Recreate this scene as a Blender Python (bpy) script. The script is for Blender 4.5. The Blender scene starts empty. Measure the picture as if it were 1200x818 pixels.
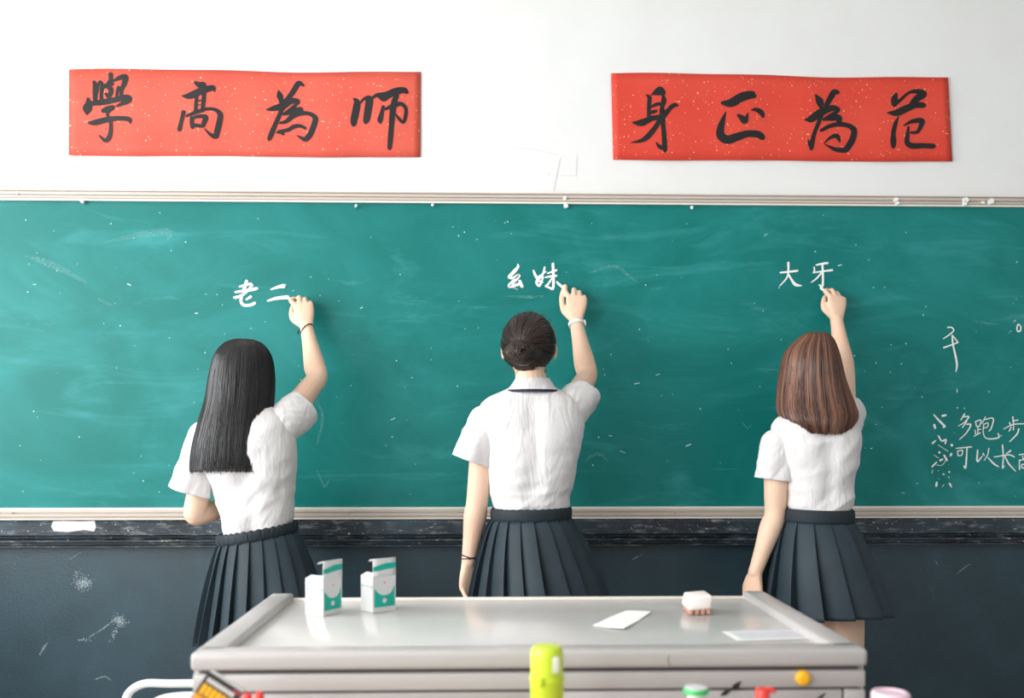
import bpy, bmesh, math, random
import numpy as np
from mathutils import Vector, Matrix, noise

random.seed(7)
SC = bpy.context.scene
COL = SC.collection

# ------------------------------------------------------------------ camera
F_PX = 1100.0                      # focal length in pixels of the 1200x818 frame
HORIZON = 510.0                    # pixel row of the horizon
YAW = math.radians(1.6)
CAM = Vector((0.0, -3.38, 1.25))
cam = bpy.data.cameras.new('camera')
cam.sensor_fit = 'HORIZONTAL'
cam.sensor_width = 36.0
cam.lens = 36.0 * F_PX / 1200.0
cam.shift_y = (HORIZON - 409.0) / 1200.0
cam.dof.use_dof = True
cam.dof.focus_distance = 3.1
cam.dof.aperture_fstop = 2.4
cam_ob = bpy.data.objects.new('camera', cam)
cam_ob.location = CAM
cam_ob.rotation_euler = (math.radians(90), 0, -YAW)
COL.objects.link(cam_ob)
SC.camera = cam_ob

SC.view_settings.view_transform = 'Standard'
SC.view_settings.look = 'None'
SC.view_settings.gamma = 1.0
SC.view_settings.use_curve_mapping = False
SC.view_settings.exposure = 0.12
SC.cycles.use_denoising = True

# ------------------------------------------------------------------ light
world = bpy.data.worlds.new('world')
SC.world = world
world.use_nodes = True
bg = world.node_tree.nodes['Background']
bg.inputs[0].default_value = (0.93, 0.96, 1.0, 1)
bg.inputs[1].default_value = 0.68

ROOM_L, ROOM_R, ROOM_BACK, ROOM_H = -2.6, 5.0, -6.6, 3.3
WIN = [(-2.35, -0.55), (-4.45, -2.65), (-6.4, -4.75)]     # window spans along y
WIN_Z = (0.72, 2.95)
for i, (y0, y1) in enumerate(WIN):
    li = bpy.data.lights.new('window_daylight', 'AREA')
    li.shape = 'RECTANGLE'
    li.size = WIN_Z[1] - WIN_Z[0]
    li.size_y = y1 - y0
    li.energy = (138, 165, 125)[i]
    li.color = (0.975, 0.99, 1.0)
    lo = bpy.data.objects.new('window_daylight', li)
    lo.location = (ROOM_L - 0.16, (y0 + y1) / 2, sum(WIN_Z) / 2)
    lo.rotation_euler = (0, math.radians(-90), 0)
    COL.objects.link(lo)


# ------------------------------------------------------------------ pixel -> world
FWD = Vector((math.sin(YAW), math.cos(YAW), 0))
RGT = Vector((math.cos(YAW), -math.sin(YAW), 0))


def P(px, py, Y):
    d = FWD + RGT * ((px - 600.0) / F_PX) + Vector((0, 0, (HORIZON - py) / F_PX))
    t = (Y - CAM.y) / d.y
    return CAM + d * t


def PZ(px, py, Z):
    d = FWD + RGT * ((px - 600.0) / F_PX) + Vector((0, 0, (HORIZON - py) / F_PX))
    t = (Z - CAM.z) / d.z
    return CAM + d * t


# ------------------------------------------------------------------ helpers
def link(name, me, mat=None, parent=None):
    ob = bpy.data.objects.new(name, me)
    COL.objects.link(ob)
    if mat is not None and len(me.materials) == 0:
        me.materials.append(mat)
    if parent is not None:
        ob.parent = parent
        ob.matrix_parent_inverse = parent.matrix_basis.inverted() if parent.parent is None else \
            (parent.parent.matrix_basis @ parent.matrix_parent_inverse @ parent.matrix_basis).inverted()
    return ob


def obj(name, bm, mat=None, parent=None, smooth=None):
    """bmesh -> one linked mesh object; smooth = crease angle in degrees"""
    bmesh.ops.recalc_face_normals(bm, faces=bm.faces)
    if smooth is not None:
        lim = math.radians(smooth)
        for f in bm.faces:
            f.smooth = True
        for e in bm.edges:
            if len(e.link_faces) == 2:
                e.smooth = e.calc_face_angle(0) < lim
    me = bpy.data.meshes.new(name)
    bm.to_mesh(me)
    bm.free()
    return link(name, me, mat, parent)


def thing(name, label, cat, loc=(0, 0, 0), group=None):
    o = bpy.data.objects.new(name, None)
    COL.objects.link(o)
    o.empty_display_size = 0.05
    o.location = loc
    return tag(o, label, cat, group)


def tag(o, label, cat, group=None):
    o['label'] = label
    o['category'] = cat
    if group:
        o['group'] = group
    return o


def struct(o):
    o['kind'] = 'structure'
    return o


def box(bm, lo, hi, bevel=0.0, seg=2):
    lo, hi = Vector(lo), Vector(hi)
    r = bmesh.ops.create_cube(bm, size=1.0)
    vs = r['verts']
    for v in vs:
        v.co = Vector((lo[i] + (v.co[i] + 0.5) * (hi[i] - lo[i]) for i in range(3)))
    if bevel:
        es = list({e for v in vs for e in v.link_edges})
        bmesh.ops.bevel(bm, geom=es, offset=bevel, segments=seg, affect='EDGES', profile=0.5)
    return vs


def boxm(lo, hi, bevel=0.0, seg=2):
    bm = bmesh.new()
    box(bm, lo, hi, bevel, seg)
    return bm


def catmull(ctrl, n):
    """resample rows of numbers with a Catmull-Rom spline"""
    c = np.array(ctrl, float)
    m = len(c)
    if m == 1:
        return c
    if m == 2:
        t = np.linspace(0, 1, n)[:, None]
        return c[0] * (1 - t) + c[1] * t
    out = []
    for k in range(n):
        u = k / (n - 1) * (m - 1)
        i = min(int(u), m - 2)
        f = u - i
        p0 = c[i - 1] if i > 0 else 2 * c[0] - c[1]
        p1, p2 = c[i], c[i + 1]
        p3 = c[i + 2] if i + 2 < m else 2 * c[-1] - c[-2]
        out.append(0.5 * (2 * p1 + (p2 - p0) * f + (2 * p0 - 5 * p1 + 4 * p2 - p3) * f * f
                          + (3 * p1 - p0 - 3 * p2 + p3) * f ** 3))
    return np.array(out)


def rings_to_bm(bm, rings, cap0=True, cap1=True, closed=True):
    vr = [[bm.verts.new(p) for p in r] for r in rings]
    for a, b in zip(vr, vr[1:]):
        n = len(a)
        for i in range(n if closed else n - 1):
            j = (i + 1) % n
            bm.faces.new((a[i], a[j], b[j], b[i]))
    if cap0:
        bm.faces.new(list(reversed(vr[0])))
    if cap1:
        bm.faces.new(vr[-1])
    return vr


def sell(t, e):
    c, s = math.cos(t), math.sin(t)
    return (math.copysign(abs(c) ** (2 / e), c), math.copysign(abs(s) ** (2 / e), s))


def ering(c, u, v, ru, rv, n=24, e=2.0):
    c = Vector(c)
    out = []
    for k in range(n):
        a, b = sell(2 * math.pi * k / n, e)
        out.append(c + u * (ru * a) + v * (rv * b))
    return out


def tube(bm, pts, radii, n=14, steps=None, flat=1.0, up=None, round_ends=True, cap=True):
    """tapered tube along a path; flat scales the second axis of the section"""
    rows = [list(p) + [r] for p, r in zip(pts, radii)]
    m = steps or max(2, (len(rows) - 1) * 5)
    s = catmull(rows, m)
    if round_ends:
        def ends(p, q, r):
            d = (Vector(p[:3]) - Vector(q[:3])).normalized()
            o = []
            for a in (0.35, 0.7, 0.93):
                o.append(list(Vector(p[:3]) + d * r * a) + [r * math.sqrt(1 - a * a)])
            return o
        e0 = ends(s[0], s[1], s[0][3])[::-1]
        e1 = ends(s[-1], s[-2], s[-1][3])
        s = np.array(e0 + s.tolist() + e1)
    rings = []
    ref = Vector(up) if up else None
    prev = None
    for i in range(len(s)):
        a = Vector(s[max(i - 1, 0)][:3])
        b = Vector(s[min(i + 1, len(s) - 1)][:3])
        d = (b - a).normalized()
        if prev is None:
            h = ref or (Vector((0, 0, 1)) if abs(d.z) < 0.9 else Vector((0, 1, 0)))
            u = (h - d * h.dot(d)).normalized()
        else:
            u = (prev - d * prev.dot(d)).normalized()
        prev = u
        v = d.cross(u)
        r = s[i][3]
        rings.append(ering(s[i][:3], u, v, r * flat, r, n))
    rings_to_bm(bm, rings, cap, cap)
    return rings


def ellipsoid(bm, c, r, nu=20, nv=14, rot=None):
    res = bmesh.ops.create_uvsphere(bm, u_segments=nu, v_segments=nv, radius=1.0)
    for v in res['verts']:
        p = Vector((v.co.x * r[0], v.co.y * r[1], v.co.z * r[2]))
        if rot:
            p = rot @ p
        v.co = p + Vector(c)
    return res['verts']


def remesh(bm, voxel, iters=4):
    me = bpy.data.meshes.new('tmp')
    bmesh.ops.recalc_face_normals(bm, faces=bm.faces)
    bm.to_mesh(me)
    bm.free()
    ob = bpy.data.objects.new('tmp', me)
    COL.objects.link(ob)
    md = ob.modifiers.new('r', 'REMESH')
    md.mode = 'VOXEL'
    md.voxel_size = voxel
    sm = ob.modifiers.new('s', 'SMOOTH')
    sm.factor = 0.5
    sm.iterations = iters
    dg = bpy.context.evaluated_depsgraph_get()
    dg.update()
    new = bpy.data.meshes.new_from_object(ob.evaluated_get(dg))
    bpy.data.objects.remove(ob)
    bpy.data.meshes.remove(me)
    for p in new.polygons:
        p.use_smooth = True
    return new


def solidify(ob, th, offset=-1):
    m = ob.modifiers.new('solid', 'SOLIDIFY')
    m.thickness = th
    m.offset = offset
    return ob


# ------------------------------------------------------------------ materials
def lin(c):
    return tuple((x / 255 / 12.92) if x / 255 <= 0.04045 else ((x / 255 + 0.055) / 1.055) ** 2.4 for x in c)


class M:
    def __init__(self, name, rgb, rough=0.5, spec=0.5, **kw):
        self.m = bpy.data.materials.new(name)
        self.m.use_nodes = True
        self.t = self.m.node_tree
        self.b = self.t.nodes['Principled BSDF']
        c = lin(rgb)
        self.b.inputs['Base Color'].default_value = (*c, 1)
        self.b.inputs['Roughness'].default_value = rough
        self.b.inputs['Specular IOR Level'].default_value = spec
        for k, v in kw.items():
            self.b.inputs[k.replace('_', ' ')].default_value = v
        self.tc = None

    def node(self, typ, **kw):
        n = self.t.nodes.new(typ)
        for k, v in kw.items():
            setattr(n, k, v)
        return n

    def ln(self, a, ao, b, bi):
        self.t.links.new(a.outputs[ao], b.inputs[bi])

    def coords(self, scale=(1, 1, 1), rot=(0, 0, 0), what='Object'):
        if self.tc is None:
            self.tc = self.node('ShaderNodeTexCoord')
        mp = self.node('ShaderNodeMapping')
        mp.inputs['Scale'].default_value = scale
        mp.inputs['Rotation'].default_value = rot
        self.ln(self.tc, what, mp, 'Vector')
        return mp

    def noise(self, scale, detail=4, rough=0.55, stretch=(1, 1, 1), rot=(0, 0, 0), dist=0.0):
        n = self.node('ShaderNodeTexNoise')
        n.inputs['Scale'].default_value = scale
        n.inputs['Detail'].default_value = detail
        n.inputs['Roughness'].default_value = rough
        n.inputs['Distortion'].default_value = dist
        self.ln(self.coords(stretch, rot), 'Vector', n, 'Vector')
        return n

    def ramp(self, src, out, a, b, ca=(0, 0, 0, 1), cb=(1, 1, 1, 1)):
        r = self.node('ShaderNodeValToRGB')
        r.color_ramp.elements[0].position = a
        r.color_ramp.elements[1].position = b
        r.color_ramp.elements[0].color = ca
        r.color_ramp.elements[1].color = cb
        self.ln(src, out, r, 'Fac')
        return r

    def mixcol(self, rgb, fac_node, fac_out='Color', amount=1.0):
        """lay a second colour over the present base colour"""
        mx = self.node('ShaderNodeMix', data_type='RGBA')
        inp = self.b.inputs['Base Color']
        if inp.is_linked:
            l = inp.links[0]
            self.t.links.new(l.from_socket, mx.inputs[6])
            self.t.links.remove(l)
        else:
            mx.inputs[6].default_value = inp.default_value
        mx.inputs[7].default_value = (*lin(rgb), 1)
        if amount != 1.0:
            mu = self.node('ShaderNodeMath', operation='MULTIPLY')
            mu.inputs[1].default_value = amount
            self.ln(fac_node, fac_out, mu, 0)
            self.ln(mu, 0, mx, 0)
        else:
            self.ln(fac_node, fac_out, mx, 0)
        self.t.links.new(mx.outputs[2], inp)
        return self

    def bump(self, src, out='Fac', strength=0.2, dist=0.01):
        b = self.node('ShaderNodeBump')
        b.inputs['Strength'].default_value = strength
        b.inputs['Distance'].default_value = dist
        self.ln(src, out, b, 'Height')
        self.ln(b, 'Normal', self.b, 'Normal')
        return self

    def alpha(self, src, out='Color'):
        self.ln(src, out, self.b, 'Alpha')
        return self


MAT = {}
# plaster wall, white above and slate gloss paint below
w = M('white_plaster', (234, 234, 232), 0.85, 0.2)
n = w.noise(3.0, 5)
w.mixcol((226, 225, 222), w.ramp(n, 'Fac', 0.45, 0.75), amount=0.6)
w.bump(w.noise(55, 4), strength=0.12, dist=0.004)
MAT['plaster'] = w.m
w = M('slate_gloss_paint', (14, 48, 60), 0.46, 0.85)
w.mixcol((34, 72, 86), w.ramp(w.noise(4, 6, 0.65), 'Fac', 0.42, 0.75), amount=0.7)
w.mixcol((150, 166, 172), w.ramp(w.noise(190, 3, 0.7), 'Fac', 0.70, 0.73), amount=0.6)
w.mixcol((120, 136, 142), w.ramp(w.noise(9, 5, 0.7, (1, 1, 0.18), (0, 0.5, 0)), 'Fac', 0.68, 0.80), amount=0.5)
w.bump(w.noise(140, 4), strength=0.25, dist=0.004)
MAT['slate'] = w.m
w = M('chalkboard_green', (2, 112, 107), 0.45, 0.28)
w.mixcol((44, 152, 150), w.ramp(w.noise(1.6, 7, 0.6, (1, 1, 1.5), (0, 0.5, 0), 1.6), 'Fac', 0.40, 0.80), amount=0.55)
w.mixcol((76, 172, 174), w.ramp(w.noise(3.4, 6, 0.62, (0.5, 1, 2.6), (0, -0.6, 0), 1.2), 'Fac', 0.55, 0.80), amount=0.40)
w.mixcol((110, 180, 182), w.ramp(w.noise(20, 5, 0.7, (0.12, 1, 1), (0, 0.9, 0), 0.4), 'Fac', 0.63, 0.76), amount=0.30)
w.mixcol((225, 240, 236), w.ramp(w.noise(75, 2, 0.6), 'Fac', 0.765, 0.785), amount=0.65)
w.bump(w.noise(220, 3), strength=0.12, dist=0.002)
MAT['board'] = w.m
w = M('frame_beige', (200, 188, 177), 0.45, 0.4)
w.mixcol((184, 170, 158), w.ramp(w.noise(5, 5, 0.6, (0.15, 1, 6)), 'Fac', 0.45, 0.7), amount=0.6)
MAT['frame'] = w.m
w = M('frame_lip_white', (236, 228, 216), 0.5, 0.4)
MAT['frame_lip'] = w.m
w = M('black_worn_moulding', (22, 32, 40), 0.5, 0.5)
w.mixcol((150, 152, 152), w.ramp(w.noise(34, 6, 0.75, (0.4, 1, 1.6)), 'Fac', 0.53, 0.66), amount=0.6)
w.mixcol((225, 222, 215), w.ramp(w.noise(85, 4, 0.7, (0.6, 1, 1)), 'Fac', 0.64, 0.67), amount=0.8)
w.mixcol((74, 94, 106), w.ramp(w.noise(2.2, 4), 'Fac', 0.45, 0.7), amount=0.6)
w.bump(w.noise(40, 4), strength=0.3, dist=0.004)
MAT['moulding'] = w.m
MAT['bare_wood'] = M('bare_pale_wood', (222, 214, 206), 0.8, 0.2).m
w = M('banner_red_paper_hazed', (212, 84, 68), 0.6, 0.35)  # coral tint: paper fade, with haze and sheen put into the colour
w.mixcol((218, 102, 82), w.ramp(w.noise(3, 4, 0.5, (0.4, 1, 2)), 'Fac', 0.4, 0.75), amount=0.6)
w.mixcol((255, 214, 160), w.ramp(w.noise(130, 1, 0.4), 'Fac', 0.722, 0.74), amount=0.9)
w.bump(w.noise(9, 3, 0.5, (0.5, 1, 2)), strength=0.15, dist=0.01)
MAT['red_paper_hazed'] = w.m
w = M('banner_red_paper_deep', (218, 68, 52), 0.6, 0.35)
w.mixcol((224, 84, 64), w.ramp(w.noise(3, 4, 0.5, (0.4, 1, 2)), 'Fac', 0.4, 0.75), amount=0.6)
w.mixcol((255, 214, 160), w.ramp(w.noise(130, 1, 0.4), 'Fac', 0.722, 0.74), amount=0.9)
w.bump(w.noise(9, 3, 0.5, (0.5, 1, 2)), strength=0.15, dist=0.01)
MAT['red_paper_hazed2'] = w.m
MAT['ink'] = M('brush_ink', (24, 24, 25), 0.55, 0.4).m
w = M('chalk_white', (244, 246, 242), 0.9, 0.1)
MAT['chalk'] = w.m
w = M('chalk_line_faint', (190, 214, 208), 0.9, 0.1)
MAT['chalk_faint'] = w.m
w = M('chalk_scuff', (205, 214, 214), 0.9, 0.1)
w.alpha(w.ramp(w.noise(170, 5, 0.75), 'Fac', 0.40, 0.70, (0, 0, 0, 1), (0.75, 0.75, 0.75, 1)))
MAT['scuff'] = w.m
w = M('chalk_smear', (150, 205, 206), 0.9, 0.1)
w.alpha(w.ramp(w.noise(150, 5, 0.75), 'Fac', 0.42, 0.72, (0, 0, 0, 1), (0.5, 0.5, 0.5, 1)))
MAT['smear'] = w.m
MAT['dab'] = M('chalk_dab', (176, 190, 194), 0.9, 0.1).m
MAT['crack'] = M('plaster_crack', (214, 213, 210), 0.9, 0.1).m
w = M('skin', (238, 202, 176), 0.5, 0.35)
w.mixcol((240, 188, 160), w.ramp(w.noise(9, 3), 'Fac', 0.42, 0.7), amount=0.45)
w.b.inputs['Subsurface Weight'].default_value = 0.12
w.b.inputs['Subsurface Radius'].default_value = (0.012, 0.005, 0.003)
w.b.inputs['Subsurface Scale'].default_value = 0.6
MAT['skin'] = w.m
MAT['lips'] = M('lips', (200, 112, 104), 0.45).m


def hairmat(name, c0, c1, rough=0.36):
    h = M(name, c0, rough, 0.55)
    g = h.node('ShaderNodeAttribute', attribute_name='clump')
    h.mixcol(c1, g, 'Fac', 0.95)
    h.bump(h.noise(160, 3, 0.6, (1, 1, 0.05)), strength=0.35, dist=0.003)
    return h.m


MAT['hair_black'] = hairmat('hair_black', (9, 9, 11), (34, 32, 34), .30)
MAT['hair_bun'] = hairmat('hair_black_brown', (12, 11, 12), (78, 58, 50), 0.32)
MAT['hair_brown'] = hairmat('hair_brown', (36, 20, 16), (158, 108, 84), 0.34)
w = M('shirt_cotton', (224, 220, 219), 0.85, 0.2)
w.bump(w.noise(13, 4, 0.55, (1, 0.5, 0.30), (0, 0.75, 0), 1.2), strength=0.45, dist=0.022)
w.b.inputs['Sheen Weight'].default_value = 0.15
MAT['shirt'] = w.m
w = M('skirt_cloth', (36, 49, 57), 0.62, 0.35)
w.mixcol((50, 66, 75), w.ramp(w.noise(8, 4), 'Fac', 0.4, 0.7), amount=0.5)
w.bump(w.noise(500, 2), strength=0.08, dist=0.002)
MAT['skirt'] = w.m
MAT['skirt_band'] = M('skirt_band_cloth', (38, 46, 52), 0.65, 0.3).m
MAT['navy'] = M('navy_piping', (30, 32, 56), 0.7).m
MAT['black_cord'] = M('black_cord', (24, 22, 22), 0.6).m
MAT['watch'] = M('white_rubber', (242, 240, 238), 0.4).m
MAT['sock'] = M('white_sock', (236, 236, 234), 0.9).m
MAT['shoe'] = M('white_canvas', (232, 232, 230), 0.7).m
MAT['sole'] = M('rubber_sole', (214, 208, 198), 0.7).m
MAT['eye'] = M('eye_white', (238, 236, 232), 0.2).m
MAT['iris'] = M('iris_dark', (40, 26, 20), 0.2).m
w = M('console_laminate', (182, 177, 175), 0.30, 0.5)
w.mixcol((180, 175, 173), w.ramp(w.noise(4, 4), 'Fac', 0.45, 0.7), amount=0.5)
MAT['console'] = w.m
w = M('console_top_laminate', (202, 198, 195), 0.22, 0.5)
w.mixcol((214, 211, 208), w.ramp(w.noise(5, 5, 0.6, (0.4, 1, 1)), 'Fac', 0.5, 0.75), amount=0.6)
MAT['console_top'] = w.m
MAT['gap'] = M('dark_gap', (92, 84, 82), 0.8).m
MAT['steel'] = M('brushed_steel', (190, 190, 188), 0.35, 0.5, Metallic=0.8).m
MAT['carton'] = M('white_carton', (212, 212, 211), 0.5, 0.4).m
MAT['teal_print'] = M('teal_print', (0, 168, 146), 0.5, 0.4).m
MAT['red_print'] = M('red_print', (226, 84, 84), 0.5).m
MAT['paper'] = M('white_paper', (244, 243, 240), 0.8, 0.2).m
MAT['grey_print'] = M('grey_print', (176, 182, 196), 0.8, 0.2).m
MAT['eraser_top'] = M('eraser_top', (236, 226, 220), 0.7).m
MAT['felt'] = M('felt_worn', (188, 142, 126), 0.95, 0.1).m
MAT['lime'] = M('lime_plastic', (200, 222, 52), 0.35, 0.5).m
MAT['pale_sticker'] = M('pale_sticker', (214, 214, 196), 0.6).m
MAT['green'] = M('green_plastic', (48, 186, 96), 0.35).m
MAT['clear_white'] = M('milky_plastic', (232, 238, 234), 0.3).m
MAT['red'] = M('red_plastic', (226, 62, 52), 0.35).m
MAT['yellow'] = M('yellow_plastic', (244, 180, 32), 0.4).m
MAT['pink'] = M('pink_plastic', (236, 204, 216), 0.4).m
MAT['cover_black'] = M('cover_black', (44, 34, 38), 0.5).m
MAT['cover_yellow'] = M('cover_yellow', (240, 176, 30), 0.5).m
MAT['cover_red'] = M('cover_crimson', (170, 48, 70), 0.5).m
MAT['chair_tube'] = M('painted_tube', (232, 232, 232), 0.35).m
MAT['chair_plastic'] = M('white_plastic', (240, 240, 238), 0.4).m
MAT['desk_wood'] = M('desk_board', (196, 168, 132), 0.5).m
w = M('floor_terrazzo', (150, 148, 144), 0.5, 0.5)
w.mixcol((120, 118, 114), w.ramp(w.noise(60, 3), 'Fac', 0.5, 0.6), amount=0.6)
MAT['floor'] = w.m
g = M('window_glass', (240, 245, 245), 0.05)
g.b.inputs['Alpha'].default_value = 0.12
MAT['glass'] = g.m
MAT['win_frame'] = M('window_frame_white', (235, 235, 232), 0.4).m

# ------------------------------------------------------------------ room shell
WALL_Y = 0.03
BOARD_BOT = P(600, 608, 0).z
DADO = P(600, 634, WALL_Y).z


def quad_obj(name, pts, mat):
    bm = bmesh.new()
    bm.faces.new([bm.verts.new(p) for p in pts])
    return obj(name, bm, mat)


bm = bmesh.new()
box(bm, (ROOM_L - 0.2, WALL_Y, DADO), (ROOM_R + 0.2, WALL_Y + 0.2, ROOM_H))
nf = len(bm.faces)
box(bm, (ROOM_L - 0.2, WALL_Y, 0), (ROOM_R + 0.2, WALL_Y + 0.2, DADO))
bm.faces.ensure_lookup_table()
for f in bm.faces[nf:]:
    f.material_index = 1
wall_front = struct(obj('wall_front', bm, MAT['plaster']))
wall_front.data.materials.append(MAT['slate'])

floor = struct(obj('floor', boxm((ROOM_L - 0.2, ROOM_BACK, -0.1), (ROOM_R + 0.2, WALL_Y + 0.2, 0)), MAT['floor']))
struct(obj('ceiling', boxm((ROOM_L - 0.2, ROOM_BACK, ROOM_H), (ROOM_R + 0.2, WALL_Y + 0.2, ROOM_H + 0.1)), MAT['plaster']))
# left wall with three window openings
bm = bmesh.new()
x0, x1 = ROOM_L - 0.2, ROOM_L
for z0, z1, m_ in ((0, DADO, 1), (DADO, WIN_Z[0], 0), (WIN_Z[1], ROOM_H, 0)):
    if z1 > z0:
        k = len(bm.faces)
        box(bm, (x0, ROOM_BACK, z0), (x1, WALL_Y, z1))
        bm.faces.ensure_lookup_table()
        for f in bm.faces[k:]:
            f.material_index = m_
edges = [WALL_Y] + [v for w_ in WIN for v in (w_[1], w_[0])] + [ROOM_BACK]
zlo = max(WIN_Z[0], DADO)
for a, b in zip(edges[0::2], edges[1::2]):
    box(bm, (x0, b, zlo), (x1, a, WIN_Z[1]))
wall_left = struct(obj('wall_left', bm, MAT['plaster']))
wall_left.data.materials.append(MAT['slate'])
bm = bmesh.new()
box(bm, (ROOM_R, ROOM_BACK, DADO), (ROOM_R + 0.2, WALL_Y, ROOM_H))
nf = len(bm.faces)
box(bm, (ROOM_R, ROOM_BACK, 0), (ROOM_R + 0.2, WALL_Y, DADO))
bm.faces.ensure_lookup_table()
for f in bm.faces[nf:]:
    f.material_index = 1
wall_right = struct(obj('wall_right', bm, MAT['plaster']))
wall_right.data.materials.append(MAT['slate'])
for i, (y0, y1) in enumerate(WIN):
    bm = bmesh.new()
    X0, X1 = ROOM_L - 0.12, ROOM_L - 0.06
    for (a, b, c, d) in ((y0, y1, WIN_Z[0], WIN_Z[0] + 0.06), (y0, y1, WIN_Z[1] - 0.06, WIN_Z[1]),
                         (y0, y0 + 0.06, *WIN_Z), (y1 - 0.06, y1, *WIN_Z),
                         ((y0 + y1) / 2 - 0.03, (y0 + y1) / 2 + 0.03, *WIN_Z)):
        box(bm, (X0, a, c), (X1, b, d), 0.004, 1)
    wf = struct(obj('window_%d' % (i + 1), bm, MAT['win_frame']))
    for a, b in ((y0 + 0.06, (y0 + y1) / 2 - 0.03), ((y0 + y1) / 2 + 0.03, y1 - 0.06)):
        obj('pane', boxm((X0 + 0.02, a, WIN_Z[0] + 0.06), (X0 + 0.026, b, WIN_Z[1] - 0.06)), MAT['glass'], wf)


# ------------------------------------------------------------------ strokes (brush, chalk, scuffs)
def stroke_bm(bm, pts, to3d, n_per=7):
    """pts: (px, py, width_px) rows -> a flat ribbon with round ends; to3d(px,py) -> Vector"""
    if len(pts) == 1:
        x, y, w_ = pts[0]
        c = [bm.verts.new(to3d(x + w_ / 2 * math.cos(a) * random.uniform(.8, 1.1),
                               y + w_ / 2 * math.sin(a) * random.uniform(.8, 1.1)))
             for a in [k * math.pi / 5 for k in range(10)]]
        bm.faces.new(c)
        return
    s = catmull(pts, max(4, (len(pts) - 1) * n_per))
    L, R = [], []
    for i in range(len(s)):
        a, b = s[max(i - 1, 0)], s[min(i + 1, len(s) - 1)]
        dx, dy = b[0] - a[0], b[1] - a[1]
        q = math.hypot(dx, dy) or 1
        nx, ny = -dy / q, dx / q
        hw = max(s[i][2], 0.05) / 2
        L.append((s[i][0] + nx * hw, s[i][1] + ny * hw))
        R.append((s[i][0] - nx * hw, s[i][1] - ny * hw))
    lv = [bm.verts.new(to3d(*p)) for p in L]
    rv = [bm.verts.new(to3d(*p)) for p in R]
    for i in range(len(s) - 1):
        bm.faces.new((lv[i], lv[i + 1], rv[i + 1], rv[i]))
    for (idx, prv, a, b) in ((0, 1, lv[0], rv[0]), (-1, -2, rv[-1], lv[-1])):
        dx, dy = s[idx][0] - s[prv][0], s[idx][1] - s[prv][1]
        q = math.hypot(dx, dy) or 1
        dx, dy = dx / q, dy / q
        hw = max(s[idx][2], 0.05) / 2
        sgn = 1 if idx == 0 else -1
        cap = []
        for k in range(1, 5):
            an = math.pi * k / 5
            ca, sa = math.cos(an), math.sin(an)
            cap.append(bm.verts.new(to3d(s[idx][0] + (dx * sa * 0.8 + sgn * ca * dy) * hw,
                                         s[idx][1] + (dy * sa * 0.8 - sgn * ca * dx) * hw)))
        try:
            bm.faces.new([a] + cap + [b])
        except ValueError:
            pass


def character(name, strokes, org, scale, to3d, mat, parent, wmul=1.0):
    bm = bmesh.new()
    for i, st in enumerate(strokes):
        k0 = len(bm.verts)
        stroke_bm(bm, [(org[0] + x / scale, org[1] + y / scale, w_ / scale * wmul) for x, y, w_ in st], to3d)
        bm.verts.ensure_lookup_table()
        for v in bm.verts[k0:]:
            v.co.y -= i * 0.00012
    me = bpy.data.meshes.new(name)
    bm.to_mesh(me)
    bm.free()
    return link(name, me, mat, parent)


on_wall = lambda px, py: P(px, py, WALL_Y - 0.0015)
bm = bmesh.new()
for st in ([(656.5, 185, .8), (653, 202, .8), (648.5, 224, .8)], [(676, 182, .7), (675.3, 206, .7)], [(653, 206, .6), (675, 206, .6)],
           [(595, 172, .5), (630, 176, .5), (655, 182, .5)], [(5, 208, .8), (18, 212, .8), (22, 222, .9)], [(18, 214, .5), (60, 220, .5), (110, 219, .4)],
           [(218, 221, .5), (236, 219, 1.2), (246, 219, .8)], [(643, 203, .8), (643.5, 205, .8)]):
    stroke_bm(bm, st, on_wall)
obj('hairline_crack', bm, MAT['crack'], wall_front)
on_slate = lambda px, py: P(px, py, WALL_Y - 0.0015)
for (cx, cy, sx, sy, cnt, ca) in ((97, 684, 5.0, 3.6, 260, 0), (92, 672, 4, 5, 26, 0), (141, 727, 4.2, 2.6, 170, .4), (135, 741, 2.0, 6.0, 70, .45), (98, 750, 5.5, 1.0, 26, 0)):
    bm = bmesh.new()
    for _ in range(cnt):
        u, v = random.gauss(0, sx), random.gauss(0, sy)
        stroke_bm(bm, [(cx + u * math.cos(ca) - v * math.sin(ca), cy + u * math.sin(ca) + v * math.cos(ca), random.uniform(.35, 1.2))], on_slate)
    me = bpy.data.meshes.new('chalk_dab')
    bm.to_mesh(me)
    bm.free()
    o = link('chalk_dab', me, MAT['dab'], wall_front)
    o['kind'] = 'stuff'
for sts in ([[(104, 747, 1.2), (120, 737, 1.6), (136, 725, 2)]],
            
            [[(47, 767, 2), (52, 758, 2.5), (56, 753, 1)]], [[(81, 656, 1), (95, 647, 1.2)]],
            [[(742, 655, 2), (752, 650, 2)]], [[(1095, 657, 1), (1100, 662, 1.4)], [(1122, 672, 1.2), (1132, 664, 2), (1137, 661, 1)]],
            [[(110, 797, 1), (122, 793, 2), (130, 797, 1)]]):
    bm = bmesh.new()
    for st in sts:
        stroke_bm(bm, st, on_slate)
    me = bpy.data.meshes.new('chalk_scuff')
    bm.to_mesh(me)
    bm.free()
    link('chalk_scuff', me, MAT['scuff'], wall_front)

# ------------------------------------------------------------------ chalkboard
BX0, BX1 = -2.12, 2.3
z_ft, z_bt = P(600, 226, -0.02).z, P(600, 239, -0.004).z
z_bb, z_fb = P(600, 594, -0.004).z, P(600, 607, -0.02).z
board = thing('chalkboard', 'long green chalkboard with beige frame across the front wall', 'chalkboard', (0, WALL_Y, z_fb))
surf = obj('board_surface', boxm((BX0, 0.0, z_fb + 0.01), (BX1, WALL_Y, z_ft - 0.01)), MAT['board'], board)


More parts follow.
